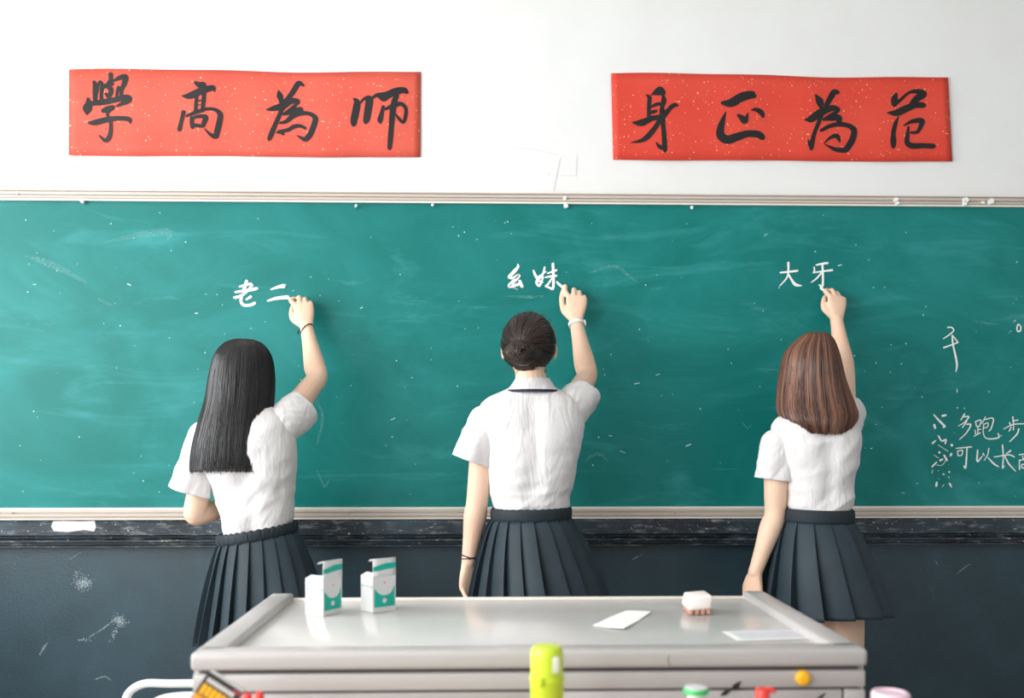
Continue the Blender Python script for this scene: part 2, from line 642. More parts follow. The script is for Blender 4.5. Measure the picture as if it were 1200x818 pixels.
def rail(name, prof, mat, x0, x1, parent):
    """profile of (y, z) rows extruded along x"""
    bm = bmesh.new()
    rings_to_bm(bm, [[Vector((x, y, z)) for y, z in prof] for x in (x0, x1)], True, True, True)
    return obj(name, bm, mat, parent, smooth=30)


def ridged(z0, z1, flip):
    """front profile with shallow ridges between z0 (bottom) and z1 (top)"""
    h = z1 - z0
    ys = [(0.0, -0.012), (0.10, -0.017), (0.30, -0.017), (0.34, -0.012), (0.42, -0.012), (0.46, -0.019), (0.72, -0.019),
          (0.76, -0.014), (0.84, -0.014), (0.88, -0.021), (1.0, -0.019)]
    if flip:
        ys = [(1 - a, b) for a, b in reversed(ys)]
    return [(b, z0 + a * h) for a, b in ys] + [(WALL_Y, z1), (WALL_Y, z0)]


tr = rail('frame_rail', ridged(z_bt + 0.006, z_ft, False), MAT['frame'], BX0 - 0.04, BX1 + 0.04, board)
rail('frame_lip', [(-0.012, z_bt), (-0.012, z_bt + 0.0065), (WALL_Y, z_bt + 0.0065), (WALL_Y, z_bt)], MAT['frame_lip'], BX0, BX1, tr)
br = rail('frame_rail', ridged(z_fb, z_bb - 0.006, True), MAT['frame'], BX0 - 0.04, BX1 + 0.04, board)
rail('frame_lip', [(-0.024, z_fb - 0.003), (-0.024, z_fb + 0.001), (WALL_Y, z_fb + 0.001), (WALL_Y, z_fb - 0.003)], MAT['frame_lip'], BX0, BX1, br)
rail('frame_lip', [(-0.014, z_bb - 0.0065), (-0.014, z_bb), (WALL_Y, z_bb), (WALL_Y, z_bb - 0.0065)], MAT['frame_lip'], BX0, BX1, br)
for xa in (BX0 - 0.04, BX1):
    obj('frame_rail', boxm((xa, -0.018, z_fb), (xa + 0.04, WALL_Y, z_ft), 0.003), MAT['frame'], board)
for px in (14, 408, 790, 1172):
    bm = bmesh.new()
    c = P(px, 601, -0.019)
    ellipsoid(bm, (c.x, c.y, c.z), (0.0042, 0.002, 0.0042), 10, 6)
    obj('screw', bm, MAT['steel'], br, 60)
# plaster blobs stuck on the frame
for (px, py, r) in ((1050, 234, 3.2), (1052, 238, 2.4), (1132, 234, 4), (1131, 238.5, 3), (1152, 237.5, 2), (1161, 236, 4.6), (662, 232, 2.5), (663, 241, 3), (96, 236, 2.4),
                    (20, 226, 2), (507, 240, 2), (811, 243, 2), (417, 241, 1.8)):
    bm = bmesh.new()
    c = P(px, py, -0.019)
    ring = []
    k0 = random.random() * 6
    for k in range(9):
        a = k0 + k * math.tau / 9
        q = r / 325 * random.uniform(0.65, 1.15)
        ring.append((q * math.cos(a), q * math.sin(a)))
    rings_to_bm(bm, [[Vector((c.x + x, c.y + 0.008, c.z + z)) for x, z in ring],
                     [Vector((c.x + x * .9, c.y - 0.003, c.z + z * .9)) for x, z in ring]])
    obj('plaster_blob', bm, MAT['chalk'], board, 40)

on_board = lambda px, py: P(px, py, -0.0012)
CH = []
CH.append(('chalk_character', (265, 310), 10.22, 'chalk', [  # lao
    [(160, 265, 22), (230, 245, 30), (300, 230, 30)], [(245, 195, 35), (225, 260, 40), (210, 310, 35)],
    [(110, 330, 25), (220, 315, 35), (330, 295, 40), (375, 285, 28)],
    [(315, 245, 25), (230, 340, 30), (150, 385, 35), (95, 395, 30)], [(295, 385, 35), (240, 420, 22)],
    [(185, 390, 32), (178, 440, 35), (210, 485, 35), (290, 485, 35), (345, 460, 38)]]))
CH.append(('chalk_character', (265, 310), 10.22, 'chalk', [  # er
    [(538, 298, 18), (620, 270, 35), (700, 255, 52)], [(497, 435, 22), (600, 405, 38), (740, 390, 45)]]))
CH.append(('chalk_character', (585, 300), 9.087, 'chalk', [  # yao
    [(195, 85, 10), (200, 115, 28), (150, 175, 40), (103, 225, 28), (150, 232, 30), (210, 205, 34), (175, 250, 40),
     (105, 318, 36), (160, 315, 34), (235, 290, 28)], [(218, 265, 32), (244, 330, 36)]]))
CH.append(('chalk_character', (585, 300), 9.087, 'chalk', [  # mei
    [(365, 155, 20), (385, 205, 28), (425, 265, 26), (465, 280, 20)],
    [(485, 118, 20), (462, 200, 25), (405, 260, 28), (402, 295, 28), (428, 315, 28), (450, 275, 20), (468, 225, 18)],
    [(400, 230, 14), (500, 165, 14)],
    [(571, 82, 28), (576, 180, 28), (578, 280, 28), (570, 348, 28), (530, 335, 22), (492, 322, 20)],
    [(515, 185, 16), (612, 150, 24)], [(490, 228, 16), (560, 215, 24), (612, 210, 22)],
    [(560, 240, 18), (520, 300, 24), (492, 322, 20)], [(612, 275, 18), (645, 305, 26)]]))
CH.append(('chalk_character', (905, 295), 10.22, 'chalk', [  # da
    [(95, 250, 20), (200, 240, 24), (305, 228, 24)], [(192, 130, 28), (192, 220, 24), (175, 310, 20), (90, 410, 12)],
    [(195, 270, 20), (240, 350, 28), (280, 395, 38), (355, 408, 8)]]))
CH.append(('chalk_character', (905, 295), 10.22, 'chalk', [  # ya
    [(525, 160, 18), (590, 145, 24), (665, 135, 28)], [(500, 185, 18), (505, 225, 18), (490, 255, 20)], [(495, 250, 16), (600, 235, 20), (720, 220, 26)],
    [(600, 150, 25), (605, 260, 27), (605, 385, 27), (592, 415, 34), (560, 395, 14)], [(590, 250, 20), (530, 320, 20), (465, 368, 10)]]))
CH.append(('chalk_character', (1090, 370), 9.09, 'chalk', [  # qian
    [(185, 125, 13), (230, 125, 13), (250, 160, 13), (200, 205, 13), (140, 245, 10)],
    [(145, 340, 17), (230, 310, 15), (296, 285, 14)], [(296, 282, 13), (262, 240, 13), (235, 208, 14)],
    [(235, 208, 16), (242, 300, 18), (270, 430, 21), (285, 520, 21), (275, 595, 12)], [(285, 780, 8), (288, 815, 10)]]))
CH.append(('chalk_numeral', (1090, 370), 9.09, 'chalk', [
    [(937, 90, 15), (925, 130, 14), (932, 165, 14), (955, 165, 15), (968, 130, 14), (955, 100, 12), (937, 90, 14)]]))
CH.append(('chalk_scribble', (1090, 370), 9.09, 'chalk_faint', [[(890, 70, 6), (910, 48, 13)], [(860, 165, 14)], [(840, 182, 9)], [(860, 548, 10)]]))
RW = (1080, 475)
CH.append(('chalk_character', RW, 7.433, 'chalk', [  # duo
    [(375, 75, 12), (340, 130, 9)], [(370, 100, 11), (412, 100, 12), (370, 150, 9), (320, 180, 7)], [(395, 135, 11), (355, 195, 9)],
    [(390, 165, 11), (428, 170, 13), (390, 240, 10), (330, 297, 7)]]))
CH.append(('chalk_character', RW, 7.433, 'chalk', [  # pao
    [(470, 140, 9), (478, 185, 9)], [(470, 140, 9), (517, 130, 11), (505, 180, 9)], [(478, 185, 9), (510, 180, 9)], [(490, 190, 9), (488, 245, 9)],
    [(495, 212, 9), (517, 207, 8)], [(465, 215, 9), (470, 252, 9)], [(455, 270, 7), (510, 240, 11)], [(555, 100, 9), (525, 160, 9)],
    [(545, 125, 9), (622, 115, 11), (605, 200, 11), (585, 225, 9)], [(540, 165, 8), (577, 155, 9), (572, 190, 8), (540, 197, 8)],
    [(540, 165, 9), (535, 230, 9), (552, 280, 9), (600, 293, 11), (670, 280, 13), (665, 245, 11)], [(693, 265, 13)]]))
CH.append(('chalk_character', RW, 7.433, 'chalk', [  # bu
    [(795, 100, 13), (800, 165, 11)], [(800, 135, 11), (840, 128, 9)], [(765, 150, 11), (777, 175, 11)], [(715, 205, 7), (800, 167, 11), (895, 160, 9)],
    [(800, 170, 9), (800, 215, 11)], [(780, 190, 9), (762, 225, 11)], [(845, 205, 13), (830, 250, 13), (765, 318, 8)]]))
CH.append(('chalk_character', RW, 7.433, 'chalk', [  # ke
    [(302, 375, 9), (435, 362, 13)], [(312, 400, 9), (318, 440, 11)], [(312, 400, 9), (356, 392, 11), (350, 437, 10)], [(318, 440, 9), (350, 437, 9)],
    [(395, 370, 11), (390, 460, 13), (382, 545, 16), (366, 526, 10)]]))
CH.append(('chalk_character', RW, 7.433, 'chalk', [  # yi
    [(488, 390, 13), (485, 488, 16), (530, 440, 7)], [(535, 420, 13), (546, 438, 9)], [(585, 375, 11), (575, 430, 9), (545, 480, 7)],
    [(578, 455, 9), (630, 510, 15), (672, 535, 9)]]))
CH.append(('chalk_character', RW, 7.433, 'chalk', [  # chang
    [(705, 345, 13), (712, 450, 11), (705, 545, 13), (722, 525, 7)], [(775, 395, 15), (735, 425, 9)], [(632, 450, 9), (760, 432, 11), (808, 450, 11)],
    [(725, 445, 11), (760, 510, 13), (820, 575, 8)]]))
CH.append(('chalk_character', RW, 7.433, 'chalk', [  # gao, runs past the frame
    [(850, 430, 11), (960, 415, 10)], [(900, 395, 11), (908, 420, 10)], [(850, 475, 9), (853, 560, 13)], [(850, 480, 11), (955, 468, 11), (950, 560, 12), (935, 550, 8)],
    [(872, 515, 11), (930, 510, 10)], [(872, 515, 10), (876, 545, 10), (925, 540, 9), (930, 510, 9)], [(880, 440, 9), (884, 462, 9), (922, 455, 9), (924, 435, 9)]]))
CH.append(('chalk_scribble', RW, 7.433, 'chalk', [
    [(105, 80, 9), (150, 130, 17), (205, 185, 19)], [(180, 92, 19), (212, 85, 17)], [(110, 170, 21), (118, 200, 19)], [(190, 190, 19), (203, 185, 13)],
    [(145, 265, 13), (175, 310, 13), (210, 300, 17), (205, 335, 13)], [(95, 330, 19), (125, 305, 7)], [(262, 347, 26)], [(258, 422, 21), (250, 440, 17)],
    [(155, 410, 22)], [(195, 435, 15), (220, 480, 17)], [(160, 480, 19), (182, 470, 15)], [(90, 535, 15), (130, 495, 13)], [(240, 580, 19)], [(190, 600, 17)],
    [(235, 627, 12)], [(130, 670, 17), (125, 705, 20)], [(240, 680, 15), (258, 710, 13)], [(310, 22, 13)], [(370, 25, 11)]]))
CH.append(('chalk_scribble', RW, 7.433, 'chalk_faint', [
    [(145, 345, 8), (230, 400, 8)], [(110, 435, 8), (150, 460, 8)], [(180, 710, 8), (195, 690, 8)], [(150, 640, 10)], [(90, 590, 10), (95, 560, 6)],
    [(145, 570, 9)], [(220, 460, 9), (180, 520, 8), (130, 520, 7)]]))
for (nm, org, sc_, mt, sts) in CH:
    o = character(nm, sts, org, sc_, on_board, MAT[mt], board)
    if nm == 'chalk_scribble':
        o['kind'] = 'stuff'
# loose flecks and faint swipes left by chalk
bm = bmesh.new()
for _ in range(170):
    x, y = random.uniform(2, 1198), random.uniform(248, 588)
    r = random.choice((0.9, 1.1, 1.4, 1.8))
    if random.random() < 0.12:
        a = random.uniform(-0.8, 0.8)
        l = random.uniform(2, 7)
        stroke_bm(bm, [(x, y, r * .8), (x + l * math.cos(a), y + l * math.sin(a), r * .6)], on_board)
    else:
        stroke_bm(bm, [(x, y, r)], on_board)
me = bpy.data.meshes.new('chalk_flecks')
bm.to_mesh(me)
bm.free()
o = link('chalk_fleck', me, MAT['chalk_faint'], board)
o['kind'] = 'stuff'
sw = [[(120, 285, 1), (160, 276, 7), (196, 272, 9), (197, 280, 4)], [(590, 347, 1), (622, 348, 4), (636, 347, 2)], [(30, 300, 2), (60, 310, 8), (100, 330, 3)],
      [(115, 350, 3), (130, 357, 3)], [(55, 380, 2), (66, 379, 2)], [(30, 380, 1.5), (35, 380, 1.5)], [(372, 470, 2), (378, 490, 3), (372, 520, 2)],
      [(685, 540, 2), (700, 532, 4), (712, 540, 2)], [(690, 320, 1), (720, 312, 4), (745, 330, 2)], [(1140, 376, 1), (1158, 379, 2.5), (1170, 380, 1)],
      [(372, 552, 2), (380, 570, 3), (386, 562, 2)], [(870, 495, 1), (876, 502, 2), (880, 498, 1)]]
for st in sw:
    bm = bmesh.new()
    stroke_bm(bm, st, on_board)
    me = bpy.data.meshes.new('chalk_smear')
    bm.to_mesh(me)
    bm.free()
    link('chalk_smear', me, MAT['smear'], board)

# worn black moulding under the board
zt = BOARD_BOT
z1, z2, z3 = P(600, 627, -0.03).z, P(600, 632, -0.03).z, P(600, 640, -0.02).z
prof = [(WALL_Y, zt), (-0.022, zt), (-0.034, zt - 0.008), (-0.034, z1 + 0.004), (-0.028, z1), (-0.012, z1 - 0.002), (-0.012, z1 - 0.008), (-0.026, z2), (-0.026, z2 - 0.006),
        (-0.008, z2 - 0.010), (-0.008, z3 + 0.008), (-0.018, z3 + 0.005), (-0.018, z3), (WALL_Y, z3 - 0.004)]
trim = struct(rail('trim_1', prof, MAT['moulding'], ROOM_L, ROOM_R, None))
bm = bmesh.new()
ringp = [(62, 611), (75, 610.5), (95, 611), (111, 610.5), (112.5, 618), (110, 623), (98, 621), (80, 623.5), (63, 622.5), (60, 617)]
rings_to_bm(bm, [[P(x, y, -0.033) for x, y in ringp], [P(x, y, -0.0355) for x, y in ringp]])
obj('bare_patch', bm, MAT['bare_wood'], trim, 30)

# ------------------------------------------------------------------ red banners
def banner(label, corners, mat, wave, chars, group):
    tl, trr, brr, bl = corners

    def yoff(px, py):
        return WALL_Y - 0.006 - 0.0022 * (0.5 + 0.5 * math.sin(px * wave + py * 0.02)) - 0.002 * math.sin(px * wave * 2.7 + 1)

    root = thing('banner', label, 'banner', P((bl[0] + brr[0]) / 2, (bl[1] + brr[1]) / 2, WALL_Y), group)
    nx, ny = 48, 8
    rows = []
    for j in range(ny + 1):
        v = j / ny
        row = []
        for i in range(nx + 1):
            u = i / nx
            x = (tl[0] * (1 - u) + trr[0] * u) * (1 - v) + (bl[0] * (1 - u) + brr[0] * u) * v
            y = (tl[1] * (1 - u) + trr[1] * u) * (1 - v) + (bl[1] * (1 - u) + brr[1] * u) * v
            y += (1 - v) * (-1.2 * math.sin(u * math.pi * 2.2) - 0.5 * math.sin(u * 17)) + v * 0.4 * math.sin(u * 11)
            row.append(P(x, y, yoff(x, y)))
        rows.append(row)
    bm = bmesh.new()
    rings_to_bm(bm, rows, False, False, False)
    sheet = solidify(obj('paper_sheet', bm, mat, root, 60), 0.0012, 0)
    for org, strokes in chars:
        character('brush_character', strokes, org, 8.18, lambda px, py: P(px, py, yoff(px, py) - 0.0018), MAT['ink'], root, 1.13)
    return root


XUE = [[(165, 130, 30), (182, 180, 55), (176, 250, 45), (175, 315, 35)], [(200, 175, 15), (222, 128, 26), (242, 170, 40), (235, 240, 32), (235, 305, 30)],
       [(325, 58, 42), (325, 110, 38), (305, 165, 48), (330, 215, 42), (305, 265, 40), (272, 240, 18)], [(255, 178, 34), (300, 160, 40), (345, 150, 30)],
       [(345, 125, 18), (410, 92, 40), (465, 85, 50), (455, 145, 45), (430, 205, 34), (425, 285, 28)], [(400, 180, 28), (386, 230, 26), (382, 295, 24)],
       [(108, 290, 24), (112, 340, 58), (100, 390, 78), (97, 438, 22)],
       [(125, 340, 36), (250, 325, 50), (380, 300, 46), (475, 280, 50), (500, 300, 50), (460, 328, 40), (385, 362, 20)],
       [(250, 410, 38), (300, 390, 50), (350, 372, 36)], [(345, 385, 22), (292, 435, 22), (312, 475, 20)],
       [(118, 525, 22), (180, 520, 48), (300, 490, 46), (420, 480, 38), (500, 490, 38), (515, 525, 16)],
       [(325, 500, 28), (325, 590, 32), (310, 660, 40), (272, 692, 34), (215, 645, 10)]]
GAO = [[(315, 135, 26), (360, 160, 52), (395, 160, 50), (395, 210, 60)], [(185, 265, 6), (260, 265, 55), (350, 228, 62), (430, 200, 54), (488, 188, 44), (503, 222, 12)],
       [(332, 260, 30), (325, 330, 30), (320, 420, 34)], [(402, 240, 35), (396, 320, 35), (385, 412, 32)], [(340, 312, 13), (395, 306, 13)], [(340, 352, 8), (390, 350, 8)],
       [(235, 458, 24), (330, 420, 34), (430, 390, 28), (510, 398, 30), (556, 445, 46), (545, 530, 50), (525, 610, 50), (512, 655, 42), (460, 632, 28), (402, 575, 6)],
       [(205, 418, 36), (196, 455, 34), (176, 540, 34), (166, 588, 42)], [(288, 475, 35), (284, 520, 35), (292, 568, 34)],
       [(272, 482, 20), (350, 462, 30), (415, 468, 42), (400, 520, 38), (385, 552, 32), (310, 545, 30)]]
WEI1 = [[(540, 165, 18), (490, 145, 46), (440, 220, 46), (390, 290, 44), (345, 355, 56), (318, 410, 44)], [(298, 215, 14), (308, 260, 52), (325, 310, 44), (335, 370, 46)],
        [(182, 398, 12), (250, 385, 44), (340, 360, 58), (420, 315, 50), (478, 320, 48), (465, 348, 28), (420, 392, 38), (350, 440, 24)],
        [(345, 440, 24), (400, 425, 38), (465, 402, 42), (515, 392, 34), (500, 430, 42)],
        [(310, 525, 18), (370, 510, 34), (440, 455, 44), (520, 432, 38), (600, 438, 34), (648, 475, 44), (643, 525, 48), (612, 610, 48), (582, 658, 48), (548, 680, 40), (475, 645, 8)],
        [(320, 420, 38), (270, 530, 38), (232, 620, 44), (207, 682, 34)], [(275, 617, 8), (325, 612, 40), (345, 636, 18)],
        [(300, 605, 22), (390, 590, 32), (440, 562, 36), (500, 552, 30), (558, 576, 22)]]
SHI = [[(158, 248, 14), (190, 285, 54), (180, 370, 64), (162, 450, 60), (160, 495, 52)], [(222, 290, 14), (262, 252, 28), (308, 256, 62), (300, 340, 64), (285, 430, 60), (276, 472, 50)],
       [(332, 245, 22), (390, 215, 34), (470, 218, 60), (560, 182, 62), (635, 168, 50), (668, 186, 40)], [(395, 228, 22), (445, 262, 30), (480, 235, 40)],
       [(572, 220, 38), (545, 290, 50), (530, 400, 50), (520, 520, 44), (510, 640, 44), (503, 728, 36)], [(442, 325, 26), (430, 380, 34), (412, 455, 46), (417, 485, 18)],
       [(460, 352, 20), (530, 322, 40), (610, 300, 34), (658, 345, 30), (655, 420, 30), (634, 475, 28), (590, 440, 24), (555, 390, 10)]]
SHEN = [[(318, 172, 14), (390, 120, 48), (432, 155, 44)], [(350, 165, 24), (420, 158, 36)], [(265, 175, 12), (295, 200, 36), (290, 280, 34), (290, 382, 34)],
        [(425, 180, 22), (432, 228, 44), (415, 290, 38), (420, 360, 50), (425, 450, 38), (435, 560, 40), (440, 650, 44), (445, 712, 32)],
        [(358, 628, 8), (390, 668, 34), (435, 690, 30)], [(308, 292, 16), (350, 268, 30), (392, 258, 28)], [(300, 345, 22), (335, 335, 32), (362, 326, 22)],
        [(138, 440, 16), (220, 440, 58), (320, 398, 44), (400, 388, 50), (440, 362, 44), (500, 292, 36), (540, 270, 34), (570, 278, 12)],
        [(400, 400, 40), (360, 470, 40), (290, 560, 46), (220, 610, 34), (115, 632, 5)]]
ZHENG = [[(215, 250, 30), (300, 250, 72), (400, 195, 76), (490, 172, 68), (522, 180, 52)],
         [(250, 335, 8), (217, 430, 46), (197, 510, 64), (207, 570, 74), (270, 602, 74), (360, 575, 68), (460, 545, 58), (560, 552, 60), (605, 582, 50)],
         [(368, 368, 26), (400, 390, 46), (430, 418, 60), (450, 385, 30), (462, 342, 5)], [(495, 318, 10), (540, 315, 34), (590, 342, 44), (608, 382, 28)]]
WEI2 = [[(468, 150, 32), (428, 148, 50), (390, 210, 48), (352, 275, 38)], [(250, 170, 12), (288, 230, 62), (308, 285, 46)],
        [(150, 412, 12), (210, 402, 60), (300, 342, 64), (400, 302, 54), (460, 312, 46), (462, 332, 28), (400, 372, 40), (330, 410, 26)],
        [(325, 410, 20), (420, 392, 54), (478, 390, 44), (475, 430, 48)],
        [(305, 515, 28), (380, 475, 34), (470, 455, 40), (560, 467, 40), (618, 508, 50), (608, 590, 54), (565, 668, 54), (528, 703, 46), (430, 692, 34), (330, 640, 3)],
        [(320, 340, 38), (280, 440, 34), (240, 540, 34), (220, 620, 40), (210, 690, 34)], [(178, 600, 6), (200, 660, 36)],
        [(335, 635, 8), (390, 585, 24), (450, 567, 40), (475, 600, 28), (482, 632, 4)]]
FAN = [[(248, 162, 24), (232, 210, 56), (232, 265, 52)], [(232, 275, 26), (290, 220, 28), (370, 152, 24), (450, 140, 42), (512, 165, 56), (450, 205, 60), (400, 262, 54)],
       [(165, 345, 12), (250, 345, 56), (350, 302, 60), (430, 272, 50), (512, 272, 48)], [(268, 385, 12), (240, 450, 34), (220, 540, 40), (220, 620, 50), (220, 672, 36)],
       [(318, 467, 10), (400, 428, 34), (488, 420, 46), (488, 460, 42), (450, 528, 28), (390, 535, 24)],
       [(365, 480, 18), (355, 560, 34), (352, 630, 44), (400, 662, 50), (500, 660, 44), (605, 665, 44)]]
banner('red paper banner above the long-haired girl reading 學高為師', [(81, 81.5), (493, 84.5), (492.5, 184.5), (80.5, 182)], MAT['red_paper_hazed'], 0.031,
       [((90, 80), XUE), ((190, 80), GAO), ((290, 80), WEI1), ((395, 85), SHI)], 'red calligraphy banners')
banner('deeper red paper banner above the brown-haired girl reading 身正為范', [(716, 86), (1111, 91), (1116, 189.5), (718.5, 187)], MAT['red_paper_hazed2'], 0.027,
       [((725, 90), SHEN), ((820, 90), ZHENG), ((925, 90), WEI2), ((1020, 90), FAN)], 'red calligraphy banners')

# ------------------------------------------------------------------ people
X_, Y_, Z_ = Vector((1, 0, 0)), Vector((0, 1, 0)), Vector((0, 0, 1))


def hand(bm, W, d, n, s, G=None, flex=(35, 60, 80), k=1.0):
    """wrist W, d towards the knuckles, n out of the back of the hand, s towards the thumb"""
    d = d.normalized()
    n = (n - d * n.dot(d)).normalized()
    s = (s - d * s.dot(d) - n * s.dot(n)).normalized()
    rings = []
    for a, ru, rv in ((-0.012, .023, .018), (0, .0235, .0175), (.02, .027, .0165), (.045, .034, .015), (.068, .037, .0135), (.084, .037, .0115), (.092, .033, .008)):
        rings.append(ering(W + d * a * k, s, n, ru * k, rv * k, 20, 2.5))
    rings_to_bm(bm, rings)
    base = [(.086, .0275), (.091, .0095), (.087, -.0095), (.078, -.0265)]
    lens = [(.040, .024, .019), (.044, .027, .020), (.040, .025, .019), (.032, .019, .017)]
    rad = [.0088, .0090, .0085, .0075]

    def dr(a):
        a = math.radians(a)
        return d * math.cos(a) - n * math.sin(a)
    for i in range(4):
        K = W + (d * base[i][0] + s * base[i][1]) * k
        r = rad[i] * k
        if G is not None and i == 0:
            # writing grip: the index arches out to the chalk
            mid1 = K + (d * .026 + s * .012 - n * .016) * k
            mid2 = K.lerp(G, 0.72) + (d * .014 + n * .002) * k
            pts = [K - d * .012, K, mid1, mid2, G]
            tube(bm, pts, [r * 1.05, r * 1.1, r, r * .92, r * .75], 12, 22)
            continue
        f = flex if G is None else ((38, 128, 200), (42, 134, 205), (48, 140, 208))[i - 1]
        pts = [K - d * .012 * k, K]
        p = K
        for j in range(3):
            p = p + dr(f[j]) * lens[i][j] * k * (1 if G is None else .9)
            pts.append(p)
        tube(bm, pts, [r * 1.05, r * 1.1, r, r * .92, r * .72], 12, 22)
    T0 = W + (d * .018 + s * .020 - n * .004) * k
    if G is not None:
        T1 = W + (d * .045 + s * .043 - n * .014) * k
        T2 = T1.lerp(G, .55) + s * .006 * k
        tube(bm, [T0, T1, T2, G - d * .006 * k - n * .004 * k], [.0135 * k, .0115 * k, .0098 * k, .0078 * k], 12, 20)
    else:
        T1 = T0 + (d * .034 + s * .018 - n * .010) * k
        T2 = T1 + (d * .030 + s * .004 - n * .010) * k
        T3 = T2 + (d * .022 - s * .004 - n * .008) * k
        tube(bm, [T0, T1, T2, T3], [.0135 * k, .0112 * k, .0096 * k, .0074 * k], 12, 20)


def arm(bm, S, E, W, k=1.0):
    rows = [S, S.lerp(E, .3), S.lerp(E, .7), E, E.lerp(W, .22), E.lerp(W, .6), W]
    tube(bm, rows, [.048 * k, .043 * k, .038 * k, .035 * k, .037 * k, .029 * k, .0225 * k], 18, 44)


def head(bm, C, k, yaw=0.0, tilt=0.0, ear=.073):
    """skull, jaw, nose and ears; the face looks along +y"""
    R = Matrix.Rotation(yaw, 3, 'Z') @ Matrix.Rotation(tilt, 3, 'X')

    def q(x, y, z):
        return C + R @ Vector((x, y, z)) * k
    ellipsoid(bm, q(0, -.010, .025), (.072 * k, .088 * k, .085 * k), 28, 20, R)
    rings = []
    for z, rx, ry, cy in ((.02, .068, .070, .020), (-.02, .063, .066, .026), (-.055, .054, .058, .034), (-.085, .040, .044, .044), (-.104, .024, .026, .056)):
        rings.append(ering(q(0, cy, z), R @ X_, R @ Y_, rx * k, ry * k, 24, 2.2))
    rings_to_bm(bm, rings)
    tube(bm, [q(0, .088, .012), q(0, .100, -.014), q(0, .106, -.030)], [.007 * k, .009 * k, .012 * k], 10, 10)
    ellipsoid(bm, q(-.010, .094, -.032), (.007 * k, .008 * k, .006 * k), 10, 8)
    ellipsoid(bm, q(.010, .094, -.032), (.007 * k, .008 * k, .006 * k), 10, 8)
    ellipsoid(bm, q(0, .088, -.056), (.020 * k, .008 * k, .008 * k), 14, 8)
    for sx in (-1, 1):
        ellipsoid(bm, q(sx * ear, -.004, -.008), (.009 * k, .018 * k, .030 * k), 12, 10, R)
        ellipsoid(bm, q(sx * .035, .066, -.022), (.022 * k, .022 * k, .020 * k), 12, 10, R)
    return q


def face_parts(q, k, root):
    for sx in (-1, 1):
        bm = bmesh.new()
        ellipsoid(bm, q(sx * .030, .078, .012), (.012 * k, .010 * k, .0085 * k), 16, 10)
        e = obj('eye', bm, MAT['eye'], root, 60)
        bm = bmesh.new()
        ellipsoid(bm, q(sx * .030, .0855, .012), (.0055 * k, .0035 * k, .0058 * k), 12, 8)
        obj('iris', bm, MAT['iris'], e, 60)
        bm = bmesh.new()
        tube(bm, [q(sx * .015, .090, .030), q(sx * .031, .088, .035), q(sx * .046, .078, .031)], [.002 * k, .0026 * k, .0014 * k], 6, 10)
        obj('eyebrow', bm, MAT['iris'], root, 60)
    bm = bmesh.new()
    tube(bm, [q(-.020, .093, -.057), q(-.006, .099, -.053), q(0, .0985, -.0545), q(.006, .099, -.053), q(.020, .093, -.057)], [.0015 * k, .0038 * k, .0034 * k, .0038 * k, .0015 * k], 8, 18)
    tube(bm, [q(-.018, .092, -.060), q(0, .098, -.065), q(.018, .092, -.060)], [.0015 * k, .0048 * k, .0015 * k], 8, 14)
    obj('lips', bm, MAT['lips'], root, 60)


def fold(p, seed, direction, freq, stretch=0.22):
    """ridged noise stretched along a direction: cloth folds"""
    a = math.radians(direction)
    x, z = p.x, p.z
    u = x * math.cos(a) + z * math.sin(a)
    v = -x * math.sin(a) + z * math.cos(a)
    q = noise.noise(Vector((u * freq * stretch + seed, v * freq, p.y * freq * 0.3 + seed * 2)))
    return (1 - abs(q) * 2.2)


def shirt_torso(name, levels, Yc, root, seed, fold_dir):
    """levels: (py, xl, xr, half_depth, y_shift)"""
    s = catmull(levels, 110)
    rings = []
    N = 150
    zt, zb = None, None
    for (py, xl, xr, dy, ys) in s:
        a, b = P(xl, py, Yc), P(xr, py, Yc)
        c = (a + b) / 2 + Vector((0, ys, 0))
        rings.append(ering(c, X_, Y_, (b.x - a.x) / 2, dy, N, 2.35))
    z_top, z_bot = rings[0][0].z, rings[-1][0].z
    for ri, r in enumerate(rings):
        t = ri / (len(rings) - 1)
        cx = sum((p for p in r), Vector()) / N
        for i, p in enumerate(r):
            nrm = (p - cx)
            nrm.normalize()
            amp = 0.003 + 0.0085 * max(0, (t - 0.25) / 0.75)
            amp *= min(1, t * 6) * min(1, (1 - t) * 9)
            f = fold(p, seed, fold_dir, 11, .20) * 0.60 + fold(p, seed + 5, fold_dir - 25, 21, .16) * 0.30 + fold(p, seed + 9, fold_dir + 10, 40, .10) * 0.10
            back = 0.5 - 0.5 * nrm.y
            r[i] = p + nrm * amp * (f - 0.35) * (0.6 + back)
            # shallow groove along the spine
            if nrm.y < 0 and 0.15 < t:
                r[i] = r[i] + Vector((0, 0.010 * math.exp(-((p.x - cx.x) / 0.028) ** 2) * math.sin(min(1, (t - .15) / .8) * math.pi), 0))
    bm = bmesh.new()
    rings_to_bm(bm, rings, False, False)
    return solidify(obj(name, bm, MAT['shirt'], root, 70), 0.0018)


